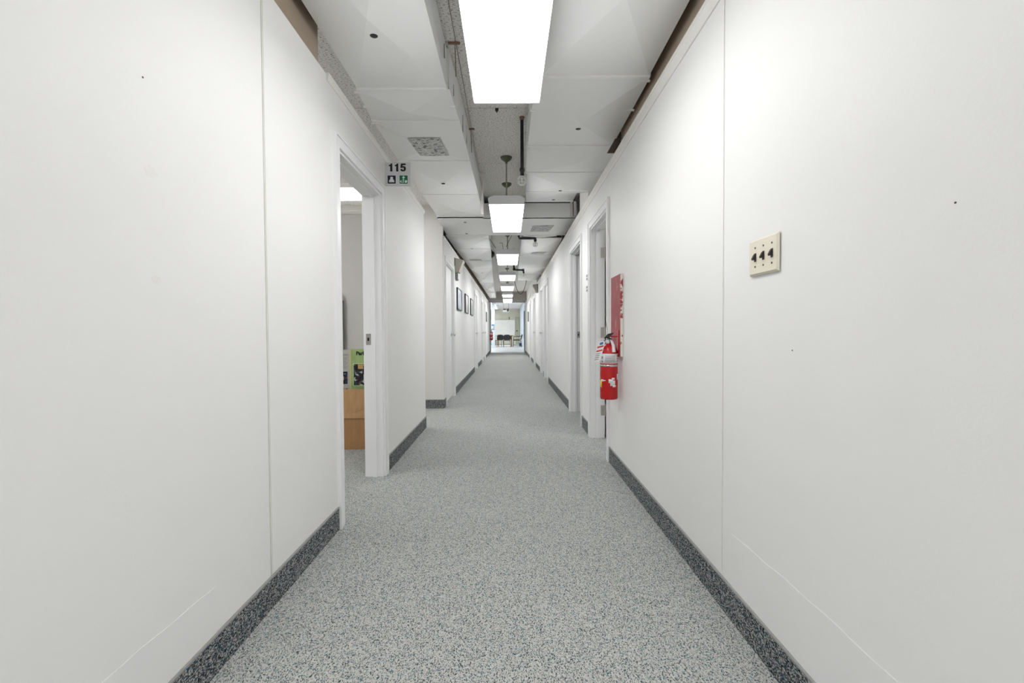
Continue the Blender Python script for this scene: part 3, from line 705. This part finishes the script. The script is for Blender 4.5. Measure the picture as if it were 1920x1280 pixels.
for ix, bgm, fr in ((SX0+0.020, NAVY, LABELW), (SX0+0.108, GREEN, MINT)):
    B('icon_border', LABELW, sg, ix-0.004, ix+ih+0.004, sy-0.001, sy, iz-0.004, iz+ih+0.004)
    B('icon', bgm, sg, ix, ix+ih, sy-0.002, sy-0.001, iz, iz+ih)
u = SX0+0.020
MB().prism([(u+px*0.06, sy-0.002, iz+pz*0.06) for px, pz in [(0.17,0.17),(0.83,0.17),(0.80,0.42),(0.66,0.55),(0.66,0.82),(0.36,0.84),(0.34,0.55),(0.20,0.42)]], (0, -0.0008, 0)).build('symbol', LABELW, sg)
u = SX0+0.108
MB().box(u+0.020, u+0.040, sy-0.002, sy-0.0028, iz+0.041, iz+0.049).box(u+0.026, u+0.034, sy-0.0021, sy-0.0029, iz+0.034, iz+0.056).build('symbol', MINT, sg)
m = MB()
for cx_, w_, h_ in ((0.014, 0.010, 0.010), (0.046, 0.011, 0.011)):
    m.lathe([(0, -0.0028), (w_, -0.0028), (w_, -0.002)], (u+cx_, sy, iz+0.016), 14, 'y')
m.prism([(u+px*0.06, sy-0.002, iz+pz*0.06) for px, pz in [(0.3,0.10),(0.5,0.10),(0.75,0.35),(0.55,0.52),(0.35,0.50),(0.22,0.3)]], (0, -0.0008, 0))
m.build('symbol', MINT, sg)
MB().prism([(u+px*0.06, sy-0.0029, iz+pz*0.06) for px, pz in [(0.40,0.14),(0.47,0.14),(0.66,0.44),(0.60,0.46)]], (0, -0.0005, 0)).prism([(u+px*0.06, sy-0.0029, iz+pz*0.06) for px, pz in [(0.28,0.24),(0.33,0.22),(0.48,0.46),(0.42,0.48)]], (0, -0.0005, 0)).build('symbol', GREEN, sg)

# triple light switch on the right wall
sw = thing('light_switch', 'ivory triple light switch plate with black toggles on the near right wall', 'light switch', (XR, 1.417, 1.28))
YA, YB, ZA, ZB = 1.337, 1.497, 1.222, 1.338
MB().prism([(XR-0.003, YA, ZA), (XR-0.009, YA+0.007, ZA+0.007), (XR-0.009, YB-0.007, ZA+0.007), (XR-0.003, YB, ZA)], (0, 0, 0.0)) if False else None
px0, px1 = XR-0.004, XR-0.011
MB().add([(px0, YA, ZA), (px0, YB, ZA), (px0, YB, ZB), (px0, YA, ZB), (px1, YA+0.006, ZA+0.006), (px1, YB-0.006, ZA+0.006), (px1, YB-0.006, ZB-0.006), (px1, YA+0.006, ZB-0.006)],
         [(0,1,2,3), (4,7,6,5), (0,4,5,1), (1,5,6,2), (2,6,7,3), (3,7,4,0)]).build('plate', IVORY, sw)
B('back_box', GREYB, sw, XR-0.004, XR, YA+0.006, YB-0.006, ZA+0.006, ZB-0.006)
for k in range(3):
    y = 1.411 + (k-1)*0.046; zc = 1.28
    B('slot', BLACKP, sw, px1-0.0002, px1-0.0010, y-0.0056, y+0.0056, zc-0.014, zc+0.013)
    MB().prism([(px1, y-0.005, zc+0.012), (px1-0.004, y-0.005, zc+0.010), (px1-0.011, y-0.005, zc-0.004), (px1-0.010, y-0.005, zc-0.009), (px1, y-0.005, zc-0.008)], (0, 0.009, 0)).build('toggle', BLACKP, sw)
    for d in (-0.030, 0.030):
        MB().lathe([(0.0032, 0), (0.0032, -0.0012), (0, -0.0016)], (px1, y, zc+d), 10, 'x').build('screw', SEAMD, sw)

# red wooden backboard and fire extinguisher
bb = thing('backboard', 'faded red wooden board on the right wall behind the fire extinguisher', 'board', (XR, 3.33, 0.867))
B('board', REDWOOD, bb, XR-0.019, XR-0.001, 3.185, 3.47, 0.862, 1.445)
MB().box(XR-0.0185, XR-0.0015, 3.180, 3.185, 0.864, 1.443).build('chipped_edge', WOODCHIP, bb)
def extinguisher(x, y, zb, label, full=True, r=0.0625, h=0.365):
    e = thing('fire_extinguisher', label, 'fire extinguisher', (x, y, zb))
    MB().lathe([(0, 0.006), (r*0.75, 0.004), (r*0.95, 0), (r, 0.012), (r, h-0.045), (r*0.97, h-0.025), (r*0.82, h+0.002), (r*0.55, h+0.02), (r*0.32, h+0.03), (0.0, h+0.032)], (x, y, zb), 32).build('cylinder', RED, e)
    MB().lathe([(0.016, 0.02), (0.016, 0.05), (0.012, 0.055), (0.012, 0.07), (0, 0.07)], (x, y, zb+h), 16).build('valve', CHROME, e)
    MB().prism([(x-0.010, y-0.05, zb+h+0.062), (x-0.010, y+0.015, zb+h+0.062), (x-0.010, y+0.015, zb+h+0.074), (x-0.010, y-0.055, zb+h+0.066)], (0.02, 0, 0)).build('carry_handle', BLACKP, e)
    MB().prism([(x-0.034, y-0.008, zb+h+0.074), (x-0.028, y-0.008, zb+h+0.064), (x+0.006, y-0.008, zb+h+0.076), (x+0.028, y-0.008, zb+h+0.098), (x+0.034, y-0.008, zb+h+0.108), (x-0.004, y-0.008, zb+h+0.100)], (0, 0.016, 0)).build('squeeze_lever', BLACKP, e)
    MB().lathe([(0, 0), (0.016, 0), (0.016, -0.012), (0, -0.012)], (x-0.012, y-0.012, zb+h+0.045), 14, 'y').build('pressure_gauge', LABELW, e)
    MB().tube([(x+0.005, y-0.015, zb+h+0.06), (x+0.013, y-0.035, zb+h+0.045), (x+0.020, y-0.052, zb+h+0.015), (x+0.022, y-0.062, zb+h-0.03)], [0.008, 0.009, 0.011, 0.014], 10).build('nozzle', HOUSE, e)
    def wrap(name, m, a0, a1, z0, z1, rr=0.0008):
        MB().lathe([(r, z0), (r+rr, z0), (r+rr, z1), (r, z1)], (x, y, zb), 20, 'z', R(a0), R(a1)).build(name, m, e)
    if full:
        wrap('instruction_label', LABELW, 175, 355, 0.255, 0.325)
        for k in range(5):
            wrap('print_line', LABELG, 232, 300, 0.266+0.010*k, 0.270+0.010*k, 0.0014)
        wrap('print_block', LABELG, 206, 218, 0.290, 0.306, 0.0014); wrap('print_block', LABELG, 206, 218, 0.262, 0.276, 0.0014)
        for k in range(3): wrap('print_line', LABELR, 320, 340, 0.270+0.018*k, 0.276+0.018*k, 0.0014)
        wrap('strap', CHROME, 0, 360, 0.233, 0.247, 0.0016)
        wrap('class_label', LABELY, 185, 207, 0.085, 0.135)
        wrap('side_label', LABELW, 318, 345, 0.14, 0.18)
        # arrow and torn white sticker
        MB().lathe([(r, 0.128), (r+0.0012, 0.128), (r+0.0012, 0.142), (r, 0.142)], (x, y, zb), 8, 'z', R(200), R(222)).build('arrow_label', LABELW, e)
        MB().lathe([(r, 0.132), (r+0.0013, 0.132), (r+0.0013, 0.138), (r, 0.138)], (x, y, zb), 8, 'z', R(222), R(236)).build('arrow_label', LABELW, e)
        wrap('torn_sticker', LABELW, 266, 300, 0.098, 0.135, 0.0012)
        wrap('torn_sticker', LABELW, 256, 285, 0.118, 0.145, 0.0013)
        wrap('torn_sticker', LABELW, 276, 296, 0.140, 0.155, 0.0013)
        wrap('torn_sticker', LABELW, 282, 305, 0.088, 0.102, 0.0013)
        # hanging inspection tag, tilted
        tx, ty, tz = x-0.062, y-0.045, zb+h+0.035
        c_, s_ = math.cos(R(-14)), math.sin(R(-14))
        def tq(u, w): return (tx + u*c_ - w*s_*-1*-1, ty - 0.004, tz + w*c_ + u*s_*-1)
        tagp = MB().prism([tq(-0.030, -0.135), tq(0.024, -0.135), tq(0.026, 0.0), tq(0.010, 0.014), tq(-0.014, 0.014), tq(-0.028, 0.0)], (0, 0.001, 0)).build('inspection_tag', LABELW, e, label='white paper inspection tag')
        def stripe(w0, w1, mm, u0=-0.024, u1=0.020):
            MB().prism([tq(u0, w0), tq(u1, w0), tq(u1, w1), tq(u0, w1)], (0, -0.0008, 0)).build('tag_print', mm, tagp)
        stripe(-0.012, 0.006, LABELB, -0.012, 0.012); stripe(-0.032, -0.020, LABELR); stripe(-0.060, -0.050, LABELR)
        for k in range(4): stripe(-0.078-0.014*k, -0.073-0.014*k, LABELG, -0.022, 0.006)
        MB().tube([tq(0, 0.008), (x-0.02, y-0.03, zb+h+0.06), (x-0.005, y-0.02, zb+h+0.055)], 0.0012, 5).build('tag_string', BLACKP, e)
        MB().tube([(x-0.01, y, zb+h+0.09), (x-0.008, y, zb+h+0.13), (x-0.022, y, zb+h+0.19)], 0.0012, 5).build('seal_wire', BLACKP, e)
    return e
ex = extinguisher(XR-0.085, 3.25, 0.560, 'red fire extinguisher with white labels and hanging tag on the right wall')
br = thing('wall_bracket', 'red metal bracket holding the near fire extinguisher to its board', 'bracket', (XR-0.03, 3.25, 0.90))
MB().box(XR-0.024, XR-0.019, 3.225, 3.275, 0.86, 1.05).build('back_strip', RED, br)
MB().tube([(XR-0.022, 3.25, 1.005), (XR-0.075, 3.25, 1.005), (XR-0.10, 3.25, 1.0)], 0.004, 8).build('hook', RED, br)
extinguisher(-0.80, 21.2, 0.62, 'small red fire extinguisher at the far left end of the corridor', True, 0.075, 0.38)

# door name labels on the wall
def nameplates(y, z, label, x=XR):
    t = thing('door_label', label, 'label', (x, y, z))
    for dz in (0.0, 0.115):
        B('plate', LABELG, t, x-0.003, x, y-0.05, y+0.05, z+dz, z+dz+0.055)
        B('print', LABELW, t, x-0.004, x-0.003, y-0.035, y+0.035, z+dz+0.022, z+dz+0.030)
nameplates(4.62, EYE+0.395, 'pair of small grey name strips between the first two right doors')
nameplates(6.02, EYE+0.35, 'pair of small grey name strips past the second right doorway')

# framed pictures on the left
def picture(y0, y1, z0, z1, label, m, x=XL2, side=1, name='framed_picture'):
    t = thing(name, label, 'picture', (x, (y0+y1)/2, z0), group='framed pictures on the corridor walls')
    a, b_ = x, x+side*0.025
    MB().box(a, b_, y0, y0+0.02, z0, z1).box(a, b_, y1-0.02, y1, z0, z1).box(a, b_, y0+0.02, y1-0.02, z0, z0+0.02).box(a, b_, y0+0.02, y1-0.02, z1-0.02, z1).build('frame', FRAME, t)
    B('print', m, t, a, a+side*0.018, y0+0.02, y1-0.02, z0+0.02, z1-0.02)
picture(7.80, 8.50, 1.42, 1.80, 'framed bluish picture, nearest of three on the left wall', SKYPIC)
picture(9.22, 9.90, 1.42, 1.81, 'framed grey picture, middle of three on the left wall', GREYPIC)
picture(10.55, 11.2, 1.42, 1.81, 'framed grey picture, farthest of three on the left wall', GREYPIC)
picture(17.9, 18.5, 1.42, 1.80, 'small dark-framed picture near the far left end', GREYPIC)
picture(17.9, 18.5, 1.42, 1.80, 'small dark-framed picture near the far right end', GREYPIC, XR, -1)
th = thing('wall_box', 'small grey ribbed box on the left wall above the bluish picture', 'wall box', (XL2, 7.8, 1.9))
B('body', GREYB, th, XL2, XL2+0.045, 7.62, 7.78, 1.905, 2.04, bevel=0.006)
B('face', HOUSE, th, XL2+0.045, XL2+0.049, 7.64, 7.76, 1.925, 2.02)
# wedge speakers
def wedge(x, y, z, s, label, h=0.235):
    t = thing('paging_speaker', label, 'speaker', (x, y, z))
    MB().prism([(x, y, z), (x, y, z+h), (x+s*0.15, y, z+h*0.86), (x+s*0.075, y, z+0.01)], (0, 0.26, 0)).build('cabinet', BEIGE, t)
    B('back_plate', GREYB, t, x, x+s*0.020, y-0.006, y, z, z+h)
wedge(XL2, 7.52, 2.02, 1, 'beige wedge-shaped wall speaker high on the left wall')
wedge(XR, 12.2, 2.08, -1, 'beige wedge-shaped wall speaker high on the right wall', 0.23)

# ------------------------------------------------------------------ left office
bx = thing('cardboard_box', 'open brown cardboard box on the floor inside the left office', 'box', (-1.55, 4.25, 0))
BX0, BX1, BY0, BY1, BH = -1.95, -1.15, 4.05, 4.40, 0.537
MB().box(BX0, BX1, BY0, BY0+0.005, 0.0, BH).box(BX0, BX1, BY1-0.005, BY1, 0, BH).box(BX0, BX0+0.005, BY0+0.005, BY1-0.005, 0, BH).box(BX1-0.005, BX1, BY0+0.005, BY1-0.005, 0, BH).box(BX0+0.005, BX1-0.005, BY0+0.005, BY1-0.005, 0, 0.005).build('body', CARDD, bx)
B('flap', CARD, bx, BX0, BX1, BY0-0.010, BY0-0.003, 0.281, BH+0.003)
B('flap', CARD, bx, BX1+0.003, BX1+0.009, BY0, BY1, 0.281, BH+0.003)
m = MB()
for q in range(5):
    m.tube([(-1.37+0.012*q, BY0-0.011, 0.33+0.004*q), (-1.355+0.014*q, BY0-0.011, 0.36+0.01*(q % 2)), (-1.345+0.012*q, BY0-0.011, 0.385)], 0.0015, 5)
m.build('tape_scrap', TAPE, bx)
B('tape', mat('brown_tape', (0.40, 0.22, 0.10), 0.35), bx, -1.39, -1.34, BY0-0.001, BY0, 0.005, 0.06)
# display boards standing inside the box: grey wing and green centre
pg = thing('display_board', 'folding display board with green and grey panels standing in the cardboard box', 'display board', (-1.44, 4.18, 0.006))
FX = -1.438; PT = 0.892
B('green_panel', POSTG, pg, FX, -1.17, 4.16, 4.168, 0.008, PT, label='green panel headed Park')
B('fold_edge', POSTY, pg, FX-0.014, FX, 4.158, 4.168, 0.008, PT)
# wing comes towards the viewer a little
def wing(u0, u1, z0, z1, dy=0.0, nm='grey_panel', mm=POSTW, par=None):
    A = Vector((FX-0.014, 4.160, 0)); Dv = Vector((-0.97, -0.24, 0)); 
    p0 = A + Dv*u0; p1 = A + Dv*u1; n = Vector((0.24, -0.97, 0))*dy
    return MB().prism([(p0.x+n.x, p0.y+n.y, z0), (p1.x+n.x, p1.y+n.y, z0), (p1.x+n.x, p1.y+n.y, z1), (p0.x+n.x, p0.y+n.y, z1)], (-0.0012 if dy else 0.0, 0.0008 if dy else 0.006, 0)).build(nm, mm, par or pg)
gp = wing(0, 0.34, 0.008, PT-0.005)
for k in range(9): wing(0.018+0.008*(k % 3)+ (0.06 if k == 8 else 0), 0.17, PT-0.082-0.0135*k, PT-0.079-0.0135*k, 0.0016, 'print_line', LABELG, gp)
wing(0.020, 0.17, 0.575, 0.688, 0.0016, 'photo_print', PHOTO, gp)
wing(0.050, 0.085, 0.610, 0.645, 0.0026, 'photo_detail', AMBER, gp)
wing(0.020, 0.17, 0.40, 0.535, 0.0016, 'photo_print', PHOTO, gp)
to = text_obj('a Difference', 0.026, (FX-0.026, 4.150, PT-0.056), LABELG, gp, align='RIGHT', rot=(R(90), 0, R(14)), sx=0.62)
text_obj('Park', 0.046, (FX+0.046, 4.159, PT-0.054), INK, pg, align='LEFT', off=0.0020, sx=1.0)
B('photo_border', POSTGL, pg, FX+0.015, -1.19, 4.1585, 4.16, 0.555, 0.762)
ph = B('photo_print', PHOTO, pg, FX+0.022, -1.20, 4.1570, 4.1585, 0.562, 0.755, label='printed photo of shelves and a worker')
MB().box(FX+0.062, FX+0.115, 4.1558, 4.157, 0.71, 0.752).build('photo_detail', AMBER, ph)
MB().prism([(FX+0.104, 4.1557, 0.665), (FX+0.135, 4.1557, 0.66), (FX+0.138, 4.1557, 0.705), (FX+0.128, 4.1557, 0.722), (FX+0.110, 4.1557, 0.718)], (0, -0.001, 0)).lathe([(0, -0.0015), (0.010, -0.0015), (0.010, 0)], (FX+0.119, 4.1557, 0.731), 12, 'y').build('photo_detail', NAVYC, ph)
MB().box(FX+0.112, FX+0.122, 4.1557, 4.1567, 0.60, 0.66).box(FX+0.127, FX+0.137, 4.1557, 4.1567, 0.60, 0.66).build('photo_detail', POSTW, ph)
# rounded white board leaning on the office back wall
wb = thing('folding_table', 'white folded table top with rounded corner leaning on the office back wall', 'table', (-2.1, 4.82, 0))
pts = []
for (cx_, cz_, a0) in ((-1.80, 1.40, 0), (-2.5, 1.40, 90)):
    for q in range(7):
        a = R(a0 + 15*q); pts.append((cx_+0.06*math.cos(a), 4.80, cz_+0.06*math.sin(a)))
pts += [(-2.56, 4.80, 0.02), (-1.74, 4.80, 0.02)]
MB().prism(pts, (0, 0.035, 0)).build('top', IVORY if False else CAP, wb)
B('edge_band', GREYB, wb, -1.742, -1.738, 4.80, 4.835, 0.05, 1.38)
B('cap_rail', CAP, None, -4.0, XL-TH, 4.845, 4.86, TOP-0.06, TOP-0.03, kind='structure').name = 'trim_15'

# ------------------------------------------------------------------ far room furniture
wb2 = thing('whiteboard', 'wide whiteboard on the back wall of the far room', 'whiteboard', (-0.3, 35.9, 0.9))
B('panel', WBOARD, wb2, -1.6, 0.50, 35.93, 35.97, 0.72, 1.90)
MB().box(-1.63, 0.53, 35.92, 35.98, 0.69, 0.72).box(-1.63, 0.53, 35.92, 35.98, 1.90, 1.93).box(-1.63, -1.6, 35.92, 35.98, 0.72, 1.90).box(0.50, 0.53, 35.92, 35.98, 0.72, 1.90).build('frame', HOUSE, wb2)
m = MB()
for k in range(1, 9): m.box(-1.55+0.24*k, -1.545+0.24*k, 35.925, 35.93, 0.9, 1.7)
for k in range(1, 6): m.box(-1.4, 0.4, 35.925, 35.93, 0.85+0.15*k, 0.855+0.15*k)
m.build('grid_lines', HOUSE, wb2)
pc = thing('wall_chart', 'pale yellow chart on the back wall above the whiteboard', 'chart', (-0.25, 35.97, 1.95))
B('sheet', mat('chart_paper', (0.70, 0.68, 0.48), 0.6), pc, -0.42, -0.05, 35.975, 35.99, 1.95, 2.18)
B('rail', TRIM, pc, -0.43, -0.04, 35.965, 35.99, 2.18, 2.20)
fd = struct('door_12', (0.65, 35.95, 0), 'greenish cream door in the back wall of the far room')
B('leaf', mat('cream_door', (0.50, 0.51, 0.38), 0.5), fd, 0.56, 0.86, 35.94, 35.98, 0.0, 2.15)
MB().lathe([(0, -0.06), (0.05, -0.05), (0.05, 0)], (0.68, 35.94, 1.05), 12, 'y').build('knob', BLACK, fd)
bt = thing('hanging_rod', 'short dark object hanging above the whiteboard', 'hook', (0.05, 35.95, 1.93))
MB().tube([(0.065, 35.93, 1.93), (0.065, 35.93, 2.12)], 0.028, 8).build('rod', GREYB, bt)
MB().lathe([(0, 0), (0.04, 0.01), (0.04, 0.03), (0, 0.04)], (0.065, 35.93, 2.10), 8).build('cap', BLACK, bt)
# projector on the ceiling
pj = thing('projector', 'white ceiling projector with two black panels in the far room', 'projector', (-0.1, 28.5, 2.2))
B('body', TRIM, pj, -0.34, 0.06, 28.4, 28.75, 2.24, 2.36, bevel=0.015)
B('top_panel', BLACKP, pj, -0.32, -0.16, 28.38, 28.7, 2.36, 2.42); B('top_panel', BLACKP, pj, -0.11, 0.05, 28.38, 28.7, 2.36, 2.42)
MB().lathe([(0.045, 0), (0.05, -0.03), (0.035, -0.035), (0, -0.02)], (-0.03, 28.4, 2.30), 16, 'y').build('lens', BLACKP, pj)
MB().tube([(-0.28, 28.6, 2.42), (-0.28, 28.6, CEIL)], 0.008, 6).build('rod', GREYB, pj)
MB().tube([(0.02, 28.6, 2.42), (0.02, 28.6, CEIL)], 0.008, 6).build('rod', GREYB, pj)
nt_ = thing('notice', 'blue and white notice on the pale column in the far room', 'notice', (-0.95, 27.98, 1.2))
B('sheet', LABELW, nt_, -1.04, -0.86, 27.975, 27.995, 1.18, 1.46)
B('print', BLUEP, nt_, -1.03, -0.87, 27.965, 27.975, 1.38, 1.44); B('print', BLUEP, nt_, -0.91, -0.88, 27.965, 27.975, 1.22, 1.36)
B('print', BLACKP, nt_, -1.0, -0.88, 27.965, 27.975, 1.15, 1.18)
# table
tb = thing('meeting_table', 'brown laminate table in front of the whiteboard in the far room', 'table', (-0.23, 30.7, 0))
B('top', OAK, tb, -0.80, 0.31, 30.2, 31.4, 0.70, 0.735, bevel=0.006)
B('leg', OAK, tb, 0.17, 0.23, 30.3, 31.3, 0.0, 0.70); B('leg', OAK, tb, -0.72, -0.66, 30.3, 31.3, 0.0, 0.70)
B('modesty_panel', OAK, tb, -0.66, 0.17, 31.1, 31.12, 0.45, 0.70)
def stack_chair(x, y, rz, label, m):
    t = thing('stacking_chair', label, 'chair', (0, 0, 0), group='plastic chairs round the far table')
    def sh(): return MB()
    # shell back with a hand hole, built in local coordinates facing +y (back towards -y)
    W = 0.21; prt = []
    fr = []
    n = 10
    outer = [(-W, 0.50), (-W*0.98, 0.70), (-W*0.85, 0.78), (-W*0.5, 0.81), (W*0.5, 0.81), (W*0.85, 0.78), (W*0.98, 0.70), (W, 0.50), (W*0.8, 0.46), (-W*0.8, 0.46)]
    inner = [(-0.05, 0.62), (-0.055, 0.66), (-0.05, 0.70), (-0.03, 0.715), (0.03, 0.715), (0.05, 0.70), (0.055, 0.66), (0.05, 0.62), (0.03, 0.605), (-0.03, 0.605)]
    vs = [(a, -0.22-0.1*(b-0.5), b) for a, b in outer] + [(a, -0.22-0.1*(b-0.5), b) for a, b in inner] + [(a, -0.20-0.1*(b-0.5), b) for a, b in outer] + [(a, -0.20-0.1*(b-0.5), b) for a, b in inner]
    fs = []
    for i in range(n):
        j = (i+1) % n
        fs += [(i, j, n+j, n+i), (2*n+i, 3*n+i, 3*n+j, 2*n+j), (i, 2*n+i, 2*n+j, j), (n+i, n+j, 3*n+j, 3*n+i)]
    MB().add(vs, fs).build('backrest', m, t)
    MB().prism([(-0.21, 0.20, 0.44), (0.21, 0.20, 0.44), (0.20, -0.19, 0.42), (-0.20, -0.19, 0.42)], (0, 0, 0.02)).build('seat', m, t)
    for s_ in (-1, 1):
        MB().tube([(s_*0.20, 0.20, 0.42), (s_*0.22, 0.24, 0.0)], 0.014, 8).build('leg', BLACKP, t)
        MB().tube([(s_*0.20, -0.20, 0.46), (s_*0.22, -0.26, 0.0)], 0.014, 8).build('leg', BLACKP, t)
    MB().tube([(-0.21, -0.24, 0.17), (0.21, -0.24, 0.17)], 0.010, 6).build('stretcher', BLACKP, t)
    MB().tube([(-0.21, 0.22, 0.17), (0.21, 0.22, 0.17)], 0.010, 6).build('stretcher', BLACKP, t)
    t.location = (x, y, 0); t.rotation_euler = (0, 0, rz)
    return t
stack_chair(-0.10, 29.4, 0, 'black plastic chair with a hand hole, in front of the far table', CHAIRB)
stack_chair(-1.05, 29.3, R(-12), 'navy plastic chair left of the far table', CHAIRN)
stack_chair(-0.60, 29.35, R(165), 'black plastic chair tucked at the left front of the far table', CHAIRB)
ac = thing('armchair', 'dark office armchair side-on at the right of the far table', 'chair', (0.6, 29.7, 0))
B('seat', CHAIRB, ac, 0.30, 0.76, 29.5, 29.95, 0.42, 0.48, bevel=0.02)
MB().prism([(0.76, 29.52, 0.46), (0.82, 29.52, 0.46), (0.92, 29.52, 0.80), (0.86, 29.52, 0.82)], (0, 0.42, 0)).build('backrest', CHAIRB, ac, bevel=0.012)
for yy in (29.48, 29.95):
    MB().tube([(0.86, yy, 0.70), (0.60, yy, 0.68), (0.34, yy, 0.66), (0.33, yy, 0.45)], 0.02, 8).build('arm', CHAIRB, ac)
for (xx, yy) in ((0.32, 29.5), (0.80, 29.5), (0.32, 29.93), (0.80, 29.93)):
    MB().tube([(xx, yy, 0.44), (xx + (0.06 if xx > .5 else -0.03), yy, 0.0)], 0.018, 8).build('leg', CHAIRN, ac)
MB().tube([(0.32, 29.5, 0.12), (0.84, 29.5, 0.12)], 0.015, 8).build('stretcher', CHAIRB, ac)
pb = thing('waste_bin', 'small blue bin by the window wall in the far room', 'bin', (0.80, 31.5, 0))
MB().add([(0.74, 31.4, 0), (0.87, 31.4, 0), (0.87, 31.6, 0), (0.74, 31.6, 0), (0.72, 31.38, 0.2), (0.89, 31.38, 0.2), (0.89, 31.62, 0.2), (0.72, 31.62, 0.2)], [(0,3,2,1), (0,1,5,4), (1,2,6,5), (2,3,7,6), (3,0,4,7)]).build('bucket', LABELB, pb)
B('rim', CHAIRN, pb, 0.715, 0.895, 31.375, 31.625, 0.195, 0.205)
